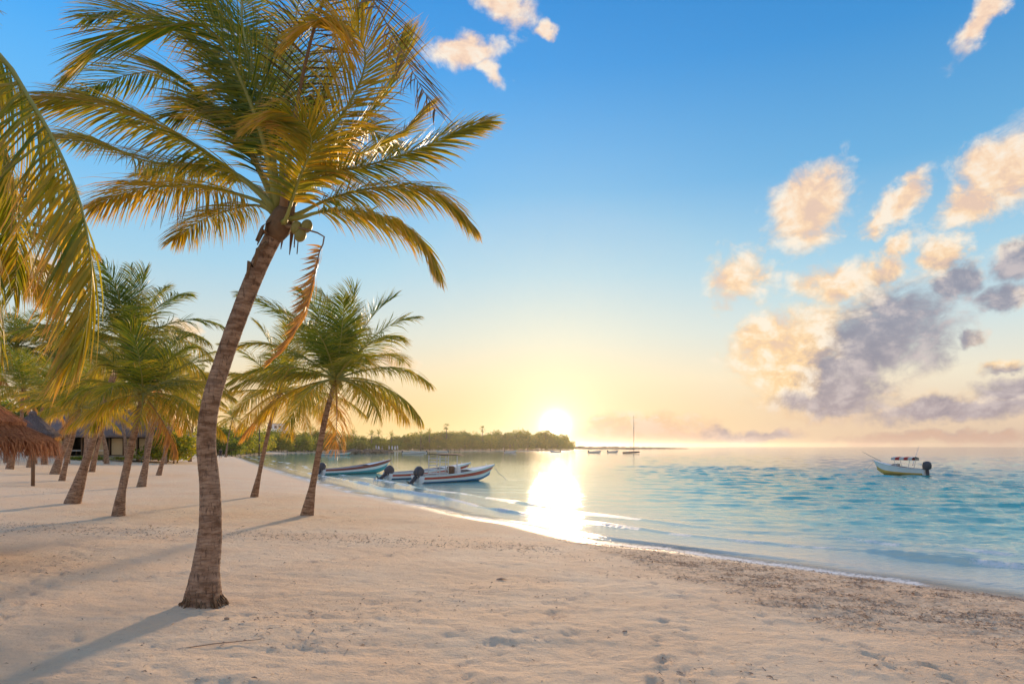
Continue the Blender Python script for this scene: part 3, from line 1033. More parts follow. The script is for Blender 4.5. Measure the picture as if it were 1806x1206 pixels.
# --- palm whose crown reaches in from the left edge, and the close one whose frond hangs across the corner
b = Vector((-9.6, 9.6, gz(-9.6, 9.6)))
lp = palm('palm_tree', 'palm at the left edge, only its crown in the picture', b, [(-250, 900), (-180, 720), (-110, 560), (-62, 450)], [9.7, 9.8, 10.0, 10.2], [.26, .17, .15, .14, .11], 22, 1.75, 51, GP,
          lmax=.55, n=60, hue=.45, width=.03, dead=3, coconuts=3)
b = Vector((-5.0, 4.6, gz(-5.0, 4.6)))
np_ = empty('palm_tree', b)
tag(np_, 'closest palm, one long yellow-green frond hanging down the left edge', 'palm tree', GP)
D1 = 4.6
pts = [b - Vector((0, 0, .15)), at(-330, 1000, D1), at(-300, 700, D1), at(-250, 420, D1 - .1), at(-190, 160, D1 - .15)]
me, P_, T_ = trunk_mesh(pts, [.24, .17, .15, .14, .13], b, 9, n=18)
link('trunk', me, np_)
crown_base(np_, P_[-1], T_[-1], 0.12, 9, 8)
LF = [([(-185, 140), (-120, 70), (-50, 68), (5, 104), (45, 164), (94, 247), (136, 341), (155, 418), (162, 480), (158, 545), (143, 600), (122, 640)], D1 - .1, D1 - .5, dict(hue=.62, lmax=.80, n=125, droop=.95, wind=.30, vee=-.55, width=.020, tipdry=.95, bias=.35)),
      ([(-187, 142), (-120, 60), (-40, 150), (10, 290), (30, 420), (25, 520)], D1 + .2, D1 + .9, dict(hue=.5, lmax=.6, droop=.8, tipdry=.9)),
      ([(-185, 145), (-140, 170), (-90, 250), (-45, 370), (-20, 520), (-15, 640)], D1, D1 + .7, dict(hue=.55, lmax=.55, droop=.8)),
      ([(-190, 140), (-230, 20), (-260, -120), (-250, -260)], D1, D1 + .8, dict(hue=.4)),
      ([(-190, 140), (-180, 10), (-120, -110), (-60, -160)], D1, D1 + 1.0, dict(hue=.4)),
      ([(-195, 145), (-280, 100), (-380, 140), (-450, 260)], D1, D1 - .3, dict(hue=.5)),
      ([(-195, 150), (-260, 160), (-330, 260), (-360, 420)], D1, D1 + .5, dict(hue=.6)),
      ([(-190, 140), (-200, -40), (-150, -190), (-40, -250)], D1, D1 - .8, dict(hue=.45))]
for i, (pp, d0, d1, kw) in enumerate(LF):
    m_ = len(pp)
    a = dict(lmax=.62, n=80, seed=1500 + i, droop=.5, wind=.3, vee=0, width=.026, tipdry=.5)
    a.update(kw)
    add_frond(np_, [at(px, py, d0 + (d1 - d0) * k / (m_ - 1)) for k, (px, py) in enumerate(pp)], **a)

# ------------------------------------------------------------------ more materials


def mat_thatch(name, c0, c1, sc_=(30, 30, 6)):
    m, bs = new_mat(name)
    co = S(S.node('ShaderNodeTexCoord').outputs['Object'])
    n = S.noise(S.vmath('MULTIPLY', co, sc_), 1.0, 4, 0.7)
    n2 = S.noise(co, 1.1, 4, 0.6)
    c = S.mix(n.smooth(0.3, 0.7), c0 + (1,), c1 + (1,))
    c = S.mix(n2.smooth(0.4, 0.75) * 0.4, c, tuple(k * 0.5 for k in c0) + (1,))
    S.put(bs.inputs['Base Color'], c)
    bs.inputs['Roughness'].default_value = 0.9
    bs.inputs['Specular IOR Level'].default_value = 0.15
    bump(n, 0.9, 0.04, bs.inputs['Normal'])
    return m


M['thatch'] = mat_thatch('thatch_brown', (0.28, 0.09, 0.04), (0.66, 0.27, 0.11))
M['thatch_grey'] = mat_thatch('thatch_weathered', (0.16, 0.115, 0.10), (0.34, 0.26, 0.23))
M['wood'] = plain('weathered_wood', (0.20, 0.12, 0.07), 0.8, 0.4, 9.0, 0.01)
M['cream'] = plain('cream_render', (0.62, 0.44, 0.24), 0.85, 0.12, 2.0)
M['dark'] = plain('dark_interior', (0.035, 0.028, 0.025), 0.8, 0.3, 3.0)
M['stone'] = plain('pale_stone', (0.42, 0.34, 0.27), 0.9, 0.25, 3.0, 0.02)
M['rock'] = plain('groyne_rock', (0.14, 0.105, 0.075), 0.9, 0.4, 2.0, 0.05)
M['white'] = plain('white_gelcoat', (0.86, 0.84, 0.82), 0.35, 0.08, 3.0)
M['red'] = plain('red_paint', (0.60, 0.085, 0.045), 0.4, 0.15, 3.0)
M['maroon'] = plain('maroon_paint', (0.34, 0.085, 0.06), 0.45, 0.15, 3.0)
M['blue'] = plain('blue_paint', (0.04, 0.20, 0.45), 0.4, 0.15, 3.0)
M['yellow'] = plain('hull_sun_reflection', (0.80, 0.46, 0.12), 0.4, 0.15, 3.0)  # sun reflected on the right boat's lower hull, put into the colour
M['teal'] = plain('teal_paint', (0.05, 0.36, 0.42), 0.4, 0.15, 3.0)
M['liner'] = plain('grey_liner', (0.42, 0.41, 0.42), 0.6, 0.12, 3.0)
M['motor'] = plain('outboard_grey', (0.055, 0.055, 0.07), 0.35, 0.15, 5.0)
M['alu'] = plain('aluminium', (0.55, 0.55, 0.55), 0.35, 0.1, 5.0, metallic=0.6)
M['canvas_red'] = plain('red_canvas', (0.40, 0.03, 0.03), 0.8, 0.15, 5.0)
M['canvas'] = plain('pale_canvas', (0.55, 0.52, 0.50), 0.8, 0.1, 5.0)
M['canvas_dark'] = plain('dark_canvas', (0.05, 0.04, 0.04), 0.9, 0.15, 5.0)
M['hedge'] = plain('hedge_leaf', (0.07, 0.17, 0.02), 0.6, 0.5, 12.0)
M['skin'] = plain('skin', (0.35, 0.19, 0.12), 0.6, 0.08)
M['cloth_dark'] = plain('dark_cloth', (0.04, 0.035, 0.045), 0.85, 0.2)
M['cloth_teal'] = plain('teal_cloth', (0.12, 0.55, 0.52), 0.85, 0.2)
M['cloth_brown'] = plain('brown_cloth', (0.20, 0.10, 0.06), 0.85, 0.2)
M['white_cloth'] = plain('white_cloth', (0.75, 0.73, 0.70), 0.85, 0.06)
M['glass'] = plain('window_glass', (0.05, 0.07, 0.09), 0.1, 0.1)

# ------------------------------------------------------------------ thatched sunshades
def straw_fringe(n, r0, r1, z0, z1, ln, seed, w=0.018, a0=0.0, a1=2 * PI, flare=0.25):
    """many straws hanging from a cone between radii r0..r1"""
    g = np.random.default_rng(seed)
    a = g.uniform(a0, a1, n); u = g.random(n) ** 0.8
    r = r0 + (r1 - r0) * u; z = z0 + (z1 - z0) * u
    L = ln * g.uniform(0.6, 1.2, n)
    d = np.stack([np.cos(a), np.sin(a), 0 * a], 1)
    p0 = np.stack([r * np.cos(a), r * np.sin(a), z + 0.02], 1)
    f = flare * g.uniform(0.2, 1.5, n)
    tw = g.normal(0, 0.22, n)
    td = np.stack([-np.sin(a), np.cos(a), 0 * a], 1)
    m1 = nrm(d * 0.75 + np.array([0, 0, -0.55]) + td * tw[:, None])
    m2 = nrm(d * f[:, None] + np.array([0, 0, -1.0]) + td * (tw * 1.5)[:, None])
    p1 = p0 + m1 * (L * 0.35)[:, None]; p2 = p1 + m2 * (L * 0.65)[:, None]
    W = td * (w * g.uniform(0.5, 1.4, n) / 2)[:, None]
    V = np.stack([p0 - W, p0 + W, p1 - W, p1 + W, p2], 1).reshape(-1, 3)
    b_ = np.arange(n)[:, None] * 5
    return V, [np.concatenate([b_, b_ + 1, b_ + 3, b_ + 2], 1), np.concatenate([b_ + 2, b_ + 3, b_ + 4], 1)]


def cone(mb, r0, z0, r1, z1, n=48, thick=0.07, rr=0.03, seed=0):
    g = random.Random(seed)
    j = [1 + g.uniform(-rr, rr) for _ in range(n)]
    vs, fs = [], []
    rows = [(r0, z0), (r0 + (r1 - r0) * .5, z0 + (z1 - z0) * .52), (r1, z1), (r1 * .99, z1 - thick), (r0, z0 - thick)]
    for (r, z) in rows:
        for k in range(n):
            a = 2 * PI * k / n
            vs.append((r * j[k] * math.cos(a), r * j[k] * math.sin(a), z + g.uniform(-.015, .015)))
    for i in range(len(rows) - 1):
        for k in range(n):
            k2 = (k + 1) % n
            fs.append((i * n + k, (i + 1) * n + k, (i + 1) * n + k2, i * n + k2))
    mb.add(vs, fs)


def palapa(label, c, zr, r, apex, ln, n, seed, mat, w=0.02):
    z0 = gz(c[0], c[1])
    o = empty('thatched_sunshade', (c[0], c[1], z0))
    tag(o, label, 'sunshade', 'thatched sunshades')
    e = zr - z0; ap = apex - z0
    mb = MB(); mb.tube([(0, 0, -.2), (0.01, 0, 1.0), (0, 0, ap - .15)], [.08, .075, .07], 10); mb.build('post', M['wood'], o, True)
    mb = MB(); cone(mb, .08, ap, r * .80, e + (ap - e) * .2, seed=seed); cap = mb.build('thatch_cap', mat, o, False)
    mb = MB(); cone(mb, r * .74, e + (ap - e) * .2 - .03, r * .97, e - .05, seed=seed + 1); mb.build('thatch_skirt', mat, o, False)
    V, F = straw_fringe(n, r * .72, r * .97, e + (ap - e) * .2 + .01, e, ln, seed, w)
    f = link('thatch_fringe', np_mesh('thatch_fringe', V, F, mat), o); f['kind'] = 'stuff'
    V, F = straw_fringe(n // 2, .15, r * .80, ap - .02, e + (ap - e) * .2 + .02, ln * .45, seed + 5, w, flare=.9)
    f = link('thatch_straw', np_mesh('thatch_straw', V, F, mat), o); f['kind'] = 'stuff'
    mb = MB(); mb.ellipsoid((0, 0, ap), (.16, .16, .14), 10, 6); mb.build('top_knot', mat, o)
    for k in range(8):
        a = k * PI / 4
        mb = MB(); mb.tube([(0.05 * math.cos(a), .05 * math.sin(a), ap - .22), (r * .9 * math.cos(a), r * .9 * math.sin(a), e - .06)], .03, 6)
        mb.build('rafter', M['wood'], o)


palapa('brown thatched sunshade with shaggy fringe at the left edge', (-9.4, 10.4), 1.93, 2.05, 3.25, .52, 5200, 3, M['thatch'])
c = at(58, 760, 30)
palapa('small rounded grey thatched sunshade behind the brown one', (c.x, c.y), c.z - .1, 1.0, c.z + .75, .35, 900, 4, M['thatch_grey'], .03)

# ------------------------------------------------------------------ thatched restaurant behind the grove
def restaurant():
    pL = ground_at(55, 811); pR = ground_at(268, 811)
    Y = 0.5 * (pL.y + pR.y)
    x0, x1 = (40 - CX) / FPX * Y, (268 - CX) / FPX * Y
    zb = gz((x0 + x1) / 2, Y)
    o = empty('thatched_restaurant', ((x0 + x1) / 2, Y, zb))
    tag(o, 'long open restaurant with grey thatched roof and cream walls behind the palms', 'building')
    W = x1 - x0; hw = W / 2; dp = 8.0
    ze = CAM_Z - (766 - HY) / FPX * Y - zb; zr = CAM_Z - (728 - HY) / FPX * Y - zb + .4
    mb = MB(); mb.box((0, dp / 2, .15), (W, dp, .5)); mb.build('plinth', M['stone'], o)
    mb = MB(); mb.box((0, -.35, .05), (W * .8, .6, .3)); mb.build('step', M['stone'], o)
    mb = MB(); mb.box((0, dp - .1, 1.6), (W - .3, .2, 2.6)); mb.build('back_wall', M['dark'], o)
    for sx_ in (-1, 1):
        mb = MB(); mb.box((sx_ * (hw - .2), dp / 2, 1.6), (.2, dp - .6, 2.6)); mb.build('side_wall', M['cream'], o)
    # cream panels between the posts, some low, some full
    nb = 9
    for i in range(nb + 1):
        x = -hw + .25 + (W - .5) * i / nb
        mb = MB(); mb.tube([(x, .25, .3), (x, .25, ze + .1)], .09, 8); mb.build('post', M['wood'], o, True)
    for i, k in enumerate((1, 2, 1, 0, 2, 1, 2, 2, 2)):
        xa = -hw + .38 + (W - .5) * i / nb; xb = -hw + .12 + (W - .5) * (i + 1) / nb
        if k == 2:
            mb = MB(); mb.box(((xa + xb) / 2, .5, 1.45), (xb - xa, .14, 1.9)); mb.build('wall_panel', M['cream'], o)
        if k == 1:
            mb = MB(); mb.box((xa + .35, .5, 1.35), (.7, .14, 1.7)); mb.build('wall_panel', M['cream'], o)
        if k < 2:
            mb = MB(); mb.box(((xa + xb) / 2, .42, 1.0), (xb - xa, .06, .07)); mb.build('railing', M['white'], o)
    # hipped thatch with a shaggy edge
    ov = .9
    vs = [(-hw - ov, -ov, ze - .1), (hw + ov, -ov, ze - .1), (hw + ov, dp + ov, ze - .1), (-hw - ov, dp + ov, ze - .1),
          (-hw + 3.0, dp / 2, zr), (hw - 3.0, dp / 2, zr)]
    lo = [(x, y, z - .22) for x, y, z in vs]
    mb = MB(); mb.add(vs + lo, [(0, 1, 5, 4), (1, 2, 5), (2, 3, 4, 5), (3, 0, 4), (6, 7, 1, 0), (7, 8, 2, 1), (8, 9, 3, 2), (9, 6, 0, 3), (10, 11, 7, 6), (11, 8, 7), (11, 10, 9, 8), (10, 6, 9)])
    rf = mb.build('roof', M['thatch_grey'], o)
    mb = MB(); mb.tube([(-hw + 2.7, dp / 2, zr), (hw - 2.7, dp / 2, zr)], .22, 8); mb.build('ridge_roll', M['thatch_grey'], rf, True)
    g = np.random.default_rng(5); n = 2600
    x = g.uniform(-hw - ov, hw + ov, n); u = g.random(n) ** 1.5
    y = -ov + u * (dp / 2 + ov) * .9; z = ze - .1 + u * (zr - ze) * .9 + .03
    p0 = np.stack([x, y, z], 1); L = g.uniform(.25, .6, n)
    dr = nrm(np.stack([g.normal(0, .2, n), -np.ones(n), -(zr - ze) / (dp / 2 + ov) * np.ones(n) - .3 * (u < .1)], 1))
    p1 = p0 + dr * L[:, None]; wv = np.stack([g.uniform(.015, .04, n), 0 * x, 0 * x], 1)
    V = np.stack([p0 - wv, p0 + wv, p1 + wv * .3], 1).reshape(-1, 3)
    f = link('thatch_straw', np_mesh('thatch_straw', V, np.arange(3 * n).reshape(-1, 3), M['thatch_grey']), rf); f['kind'] = 'stuff'
    for i in range(5):
        xx = -hw + 2 + i * (W - 4) / 4
        t = empty('dining_table', (o.location.x + xx, Y + 2.2, zb + .4))
        tag(t, 'dark table set inside the open thatched restaurant', 'table', 'restaurant tables')
        mb = MB(); mb.tube([(0, 0, .70), (0, 0, .75)], .5, 16); mb.build('table_top', M['wood'], t)
        mb = MB(); mb.tube([(0, 0, 0), (0, 0, .7)], [.09, .05], 8); mb.build('leg', M['wood'], t)


restaurant()


def leaf_cloud(lobes, n, size, seed, hue0=0.25, hue1=0.5, flat=0.5):
    """crown made of small leaf clumps spread over lobes [(c, r), ...]"""
    g = np.random.default_rng(seed)
    vol = np.array([r[0] * r[1] * r[2] for c, r in lobes]) ** (2 / 3)
    pick = g.choice(len(lobes), n, p=vol / vol.sum())
    d = nrm(g.normal(0, 1, (n, 3)))
    rad = g.random(n) ** 0.28
    c = np.array([l[0] for l in lobes])[pick]; r = np.array([l[1] for l in lobes])[pick]
    keep = d[:, 2] > -0.75
    p = c + d * r * rad[:, None] * (1 + g.normal(0, .10, (n, 1)))
    p, d = p[keep], d[keep]
    n = len(p)
    nn = nrm(d * .8 + g.normal(0, .7, (n, 3)))
    t1 = nrm(np.cross(nn, g.normal(0, 1, (n, 3)))); t2 = np.cross(nn, t1)
    s = size * g.uniform(.5, 1.3, (n, 1))
    V = np.stack([p - t1 * s, p - t2 * s * .55, p + t1 * s, p + t2 * s * .55 - nn * s * .2], 1).reshape(-1, 3)
    h = np.clip(g.uniform(hue0, hue1, n) + g.normal(0, .06, n), 0, 1) * 3
    cl = np.stack([np.interp(h, [0, 1, 2, 3], GREEN[:, k]) for k in range(3)], 1)
    return V, np.arange(4 * n).reshape(-1, 4), np.repeat(cl, 4, 0)


def tree_proto(seed, h, w, n=1500, size=.34, hue=(.25, .55)):
    g = random.Random(seed)
    lobes = []
    for i in range(9):
        a = g.uniform(0, 2 * PI); rr = w * .5 * g.uniform(.1, .75)
        z = h * g.uniform(.42, .82); q = w * g.uniform(.16, .30)
        lobes.append(((rr * math.cos(a), rr * math.sin(a), z), (q * 1.2, q * 1.2, q * g.uniform(.7, 1.0))))
    for i in range(6):
        a = g.uniform(0, 2 * PI); rr = w * .42 * g.uniform(.3, 1)
        lobes.append(((rr * math.cos(a), rr * math.sin(a), h * g.uniform(.12, .35)), (w * .22, w * .22, h * .18)))
    V, F, C = leaf_cloud(lobes, n, size, seed, *hue)
    crown = np_mesh('crown', V, F, M['tree_leaf'], False, {'tint': C})
    mb = MB()
    mb.tube([(0, 0, -.3), (.1, 0, h * .25), (-.1, .1, h * .5), (0, 0, h * .75)], [h * .026, h * .02, h * .015, h * .006], 7)
    for i in range(5):
        c = lobes[i][0]
        mb.tube([(0, 0, h * .22), (c[0] * .5, c[1] * .5, (c[2] + h * .22) * .5 + .1), c], [h * .013, h * .009, h * .004], 5)
    return mb.mesh('trunk', M['bark_plain'], True), crown


M['bark_plain'] = plain('tree_bark', (0.16, 0.11, 0.08), 0.9, 0.4, 5.0, 0.02)
PROTO = [tree_proto(60 + i, 1.0 * h, w, 1700, .36, hu) for i, (h, w, hu) in enumerate([(8, 8, (.2, .5)), (7, 9, (.3, .6)), (9, 7, (.15, .45)), (6, 8, (.35, .7)), (8, 10, (.2, .55)), (10, 8, (.2, .5))])]


def put_tree(x, y, k, sc_, rz, label, group, name='broadleaf_tree'):
    o = empty(name, (x, y, gz(x, y)), rz)
    o.scale = (sc_, sc_, sc_ * random.uniform(.9, 1.1))
    tag(o, label, 'tree', group)
    link('trunk', PROTO[k][0], o); link('crown', PROTO[k][1], o)
    return o


def shore_walk(s0, s1, n):
    """points along the far shore between the vertices s0..s1"""
    P = np.array(shore[s0:s1 + 1]); L = np.concatenate([[0], np.cumsum(np.linalg.norm(np.diff(P, axis=0), axis=1))])
    u = np.linspace(0, L[-1], n)
    p = np.stack([np.interp(u, L, P[:, k]) for k in range(2)], 1)
    t = nrm(np.gradient(p, axis=0))
    return p, np.stack([-t[:, 1], t[:, 0]], 1)


# wood on the far side of the bay: trees one by one along the shore, as tall as they stand in view
random.seed(21)
TOPX = [366, 420, 450, 500, 560, 600, 640, 700, 760, 800, 850, 900, 950, 985, 1000, 1014]
TOPY = [738, 742, 746, 757, 756, 761, 765, 766, 763, 757, 758, 762, 758, 764, 770, 781]
for row in range(2):
    px = 368.0
    while px < 1012:
        dd_ = np.linspace(140, 560, 900)
        sdv = sdist((px - CX) / FPX * dd_, dd_)
        k = np.argmax((sdv > 0) & (dd_ > (150 if px < 470 else 240)))
        d = float(dd_[k]) + (7 if row == 0 else 20) + random.uniform(-2, 5)
        x = (px - CX) / FPX * d
        hgt = (HY + 4 - np.interp(px, TOPX, TOPY)) / FPX * d * (random.uniform(.5, .8) if row == 0 else random.uniform(.8, 1.08))
        k = random.randrange(6)
        side = 'left of the groyne' if px < 600 else 'behind the white parasols' if px < 700 else 'by the two fan palms' if px < 870 else 'in the glow left of the sun'
        put_tree(x, d, k, hgt / (8, 7, 9, 6, 8, 10)[k], random.uniform(0, 6.28),
                 ('low shore tree' if row == 0 else 'tall tree') + ' in the wood across the bay, ' + side, 'trees of the wood across the bay, %s row, %s' % (('front', 'back')[row], side))
        px += random.uniform(6, 10) if px < 960 else 7
# scrub behind the beach on the left
random.seed(22)
for i in range(34):
    px = random.uniform(255, 470); d = random.uniform(75, 150)
    x = (px - CX) / FPX * d
    if sdist(np.array([x]), np.array([d]))[0] < 9: continue
    put_tree(x, d, random.randrange(6), random.uniform(.42, .62), random.uniform(0, 6.28), 'low leafy tree at the back of the beach left of the bay', 'low trees at the back of the beach')
for i in range(16):
    px = random.uniform(-60, 270); d = random.uniform(104, 122)
    x = (px - CX) / FPX * d
    put_tree(x, d, random.randrange(6), random.uniform(.95, 1.25), random.uniform(0, 6.28), 'leafy tree rising behind the thatched restaurant', 'trees behind the restaurant')


def far_palm(px, pyb, pyt, d, label, fan=False, seed=0, group=None):
    """palm standing clear of the wood"""
    x = (px - CX) / FPX * d
    z0 = gz(x, d); zt = CAM_Z - (pyt - HY) / FPX * d
    o = empty('fan_palm' if fan else 'palm_tree', (x, d, z0))
    tag(o, label, 'palm tree', group)
    mb = MB(); h = zt - z0
    mb.tube([(0, 0, -.3), (.1, 0, h * .5), (.0, 0, h)], [.24, .19, .16], 7); mb.build('trunk', M['bark_plain'], o, True)
    g = np.random.default_rng(seed)
    for i in range(22 if fan else 15):
        az = i * 2.4 + g.normal(0, .2)
        e0 = R(g.uniform(-60, 80)) if fan else R(80 - 110 * (i / 15))
        L = (1.7 if fan else 3.0) * g.uniform(.85, 1.1)
        dv = np.array([math.cos(az) * math.cos(e0), math.sin(az) * math.cos(e0), math.sin(e0)])
        p = np.array([0, 0, h]); pp = [p.copy()]
        for k in range(4):
            p = p + dv * L / 4; pp.append(p.copy())
            dv = dv + np.array([0, 0, -.12 if fan else -.26]) + WIND * .04; dv /= np.linalg.norm(dv)
        me, rb = frond_mesh(pp, lmax=.9 if fan else .8, n=12, seed=seed * 50 + i, droop=.3, wind=.1, vee=.2, hue=.35, width=.13, segs=2, start=.5 if fan else .15)
        link('frond', me, o)
    return o


far_palm(787, 790, 752, 352, 'left of the two fan palms standing above the far wood', True, 1, 'fan palms above the wood')
far_palm(851, 790, 757, 372, 'right one of the two fan palms, nearer the sun', True, 2, 'fan palms above the wood')
for i, (px, t, d) in enumerate([(457, 746, 190), (623, 766, 315), (655, 768, 318), (690, 770, 322), (668, 766, 330), (742, 768, 335), (757, 764, 345), (930, 766, 400), (962, 768, 405), (550, 760, 280), (520, 758, 262)]):
    far_palm(px, 790, t, d, 'small feathery palm rising out of the wood across the bay', False, 20 + i, 'palms in the wood across the bay')

# ------------------------------------------------------------------ boats
def loft(rows, closed=False):
    """rows: list of equal-length point lists -> verts, quads"""
    n = len(rows[0]); vs = [p for r in rows for p in r]; fs = []
    for i in range(len(rows) - 1):
        for k in range(n - 1):
            fs.append((i * n + k, i * n + k + 1, (i + 1) * n + k + 1, (i + 1) * n + k))
    return vs, fs


def hull_lines(L, beam, f0, f1, draft, m=18):
    st = []
    for i in range(m + 1):
        t = i / m
        b = beam / 2 * (0.86 + 0.14 * math.sin(min(t / .45, 1) * PI / 2)) * (1 - max(0, (t - .45) / .55) ** 2.3 * .985)
        s = f0 + (f1 - f0) * t ** 2.1
        k = -draft + (draft + f1 * .35) * max(0, (t - .72) / .28) ** 2.0
        x = L * t
        rake = L * .07 * max(0, (t - .6) / .4) ** 2
        st.append((x, b, s, k, rake))
    return st


def hull_pt(q, f, sgn, inn=0.0):
    """f: 0 at the chine .. 1 at the sheer"""
    x, b, s, k, rake = q
    zc = k + (s - k) * .25
    y = b * (.80 + .20 * f ** .8) - inn
    z = zc + (s - zc) * f
    return (x + rake * f, sgn * max(y, 0.004), z)


def outboard(parent, L, h, sc_, tilt, mats=None):
    o = MB()
    root = empty('outboard_motor')
    root.parent = parent
    root.location = (-.12, 0, h)
    root.rotation_euler = (0, R(tilt), 0)
    root.scale = (sc_,) * 3
    # cowl: rounded, widest aft
    rows = []
    for (z, lx, wy, ox) in ((0.0, .20, .14, 0), (.08, .27, .18, -.02), (.30, .30, .19, -.04), (.48, .27, .17, -.04), (.58, .18, .11, -.03), (.61, .04, .03, -.02)):
        rows.append([(ox + lx * math.copysign(abs(math.cos(a)) ** .6, math.cos(a)), wy * math.copysign(abs(math.sin(a)) ** .6, math.sin(a)), z) for a in [2 * PI * k / 16 for k in range(17)]])
    v, f = loft(rows); mb = MB(); mb.add(v, f); mb.build('cowl', M['motor'], root, True)
    mb = MB(); mb.box((-.02, 0, -.35), (.20, .10, .70)); mb.box((-.10, 0, -.62), (.46, .16, .03)); mb.build('midsection', M['motor'], root)
    mb = MB(); mb.tube([(.10, 0, -.82), (-.05, 0, -.82), (-.26, 0, -.82)], [.03, .075, .05], 8); mb.box((-.02, 0, -.75), (.16, .05, .22)); mb.box((.0, 0, -.95), (.14, .02, .2)); mb.build('gearcase', M['motor'], root)
    mb = MB()
    for k in range(3):
        a = k * 2 * PI / 3
        c, s_ = math.cos(a), math.sin(a)
        mb.add([(-.26, .03 * c, -.82 + .03 * s_), (-.31, .14 * c - .06 * s_, -.82 + .14 * s_ + .06 * c), (-.29, .17 * c, -.82 + .17 * s_), (-.24, .14 * c + .06 * s_, -.82 + .14 * s_ - .06 * c)], [(0, 1, 2, 3)])
    mb.build('propeller', M['alu'], root)
    mb = MB(); mb.box((.16, 0, -.12), (.10, .22, .32)); mb.build('clamp_bracket', M['alu'], root)
    return root


def boat(label, loc, rz, L=6.8, beam=1.75, f0=.42, f1=.95, draft=.12, bands=None, motor=1.0, tilt=-18, group='open boats moored in the bay', name='motor_boat', pitch=0.0, benches=3, detail=True):
    o = empty(name, (loc[0], loc[1], ZW + .02), rz)
    o.rotation_euler = (R(1.0), R(pitch), rz)
    tag(o, label, 'boat', group)
    st = hull_lines(L, beam, f0, f1, draft)
    bands = bands or [('hull_bottom', 0, .28, 'blue'), ('hull_side', .28, .52, 'white'), ('hull_stripe', .52, .86, 'red'), ('gunwale', .86, 1.0, 'white')]
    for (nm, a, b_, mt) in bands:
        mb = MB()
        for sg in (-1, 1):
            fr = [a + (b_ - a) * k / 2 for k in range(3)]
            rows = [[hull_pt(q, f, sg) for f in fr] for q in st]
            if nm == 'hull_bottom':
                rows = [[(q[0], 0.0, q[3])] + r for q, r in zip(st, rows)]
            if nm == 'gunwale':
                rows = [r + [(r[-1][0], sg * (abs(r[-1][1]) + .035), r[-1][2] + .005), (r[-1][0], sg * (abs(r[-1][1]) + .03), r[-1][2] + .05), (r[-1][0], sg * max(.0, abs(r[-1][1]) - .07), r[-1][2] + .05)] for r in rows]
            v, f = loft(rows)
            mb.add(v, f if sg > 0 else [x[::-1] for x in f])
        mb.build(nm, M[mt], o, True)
    # inside, sole and transom
    mb = MB()
    for sg in (-1, 1):
        rows = [[(p[0], p[1], p[2] + .045) for p in [hull_pt(q, 1.0, sg, .06)]] + [hull_pt(q, .2, sg, .10), (q[0], 0, hull_pt(q, .2, sg)[2])] for q in st[:-1]]
        v, f = loft(rows); mb.add(v, f[::1] if sg < 0 else [x[::-1] for x in f])
    mb.build('inner_liner', M['liner'], o, True)
    q = st[0]
    mb = MB()
    prof = [(0, 0, q[3])] + [hull_pt(q, f, 1) for f in (0, .5, 1.0)]
    left = [hull_pt(q, f, -1) for f in (1.0, .5, 0)]
    ring = prof + left
    vs = [(x - .004, y, z) for x, y, z in ring] + [(x + .05, y * .97, z) for x, y, z in ring]
    k = len(ring)
    mb.add(vs, [tuple(range(k))[::-1], tuple(range(k, 2 * k))] + [(i, (i + 1) % k, k + (i + 1) % k, k + i) for i in range(k)])
    mb.build('transom', M['white'], o)
    if detail:
        for i in range(benches):
            t = .16 + .2 * i
            j = st[int(t * 18)]
            mb = MB(); mb.box((j[0], 0, hull_pt(j, .6, 1)[2]), (.28, 2 * hull_pt(j, .6, 1, .08)[1], .05)); mb.build('bench', M['liner'], o)
        rows = [[(hull_pt(q, 1, -1)[0], hull_pt(q, 1, -1, .03)[1], hull_pt(q, 1, -1)[2] + .02), (hull_pt(q, 1, 1)[0], 0, q[2] + .07), (hull_pt(q, 1, 1)[0], hull_pt(q, 1, 1, .03)[1], hull_pt(q, 1, 1)[2] + .02)] for q in st[12:]]
        v, f = loft(rows); mb = MB(); mb.add(v, f); mb.build('fore_deck', M['white'], o, True)
        mb = MB(); mb.tube([(L * 1.05, 0, f1 + .02), (L * 1.05 + .5, .05, f1 * .5), (L * 1.05 + 1.6, .1, -.15)], .014, 5); mb.build('mooring_rope', M['liner'], o)
        j = st[-2]
        mb = MB(); mb.tube([(j[0], 0, j[2] + .05), (j[0], 0, j[2] + .18)], .03, 6); mb.build('mooring_post', M['alu'], o)
    if motor: outboard(o, L, f0 - .02, motor, tilt)
    return o


def wxy(px, py):
    return on_water(px, py)


RW = [('hull_bottom', 0, .14, 'blue'), ('hull_side', .14, .48, 'white'), ('hull_stripe', .48, .84, 'red'), ('gunwale', .84, 1.0, 'white')]
# front boat with the canopy frame
fb = boat('nearest white open boat with red stripe, canopy frame and large outboard', wxy(737, 852), R(44), 6.3, 1.75, .46, 1.05, .10, RW, 1.15, 42)
cn = empty('canopy'); cn.parent = fb; cn.location = (2.0, 0, .35)
for sx_ in (-.7, .0, .75):
    for sy_ in (-.62, .62):
        mb = MB(); mb.tube([(sx_, sy_, -.1), (sx_ + .03, sy_ * .98, 1.42)], .034, 6); mb.build('canopy_post', M['alu'], cn)
mb = MB()
rows = [[(x, y, 1.43 + .07 * (1 - (y / .85) ** 2) + .03 * math.cos(x * 1.5)) for y in (-.85, -.45, 0, .45, .85)] for x in (-.75, -.1, .55, 1.2)]
v, f = loft(rows); v2 = [(x, y, z + .05) for x, y, z in v]
mb.add(v, [q[::-1] for q in f]); mb.add(v2, f); mb.build('canopy_roof', M['canvas_dark'], cn)
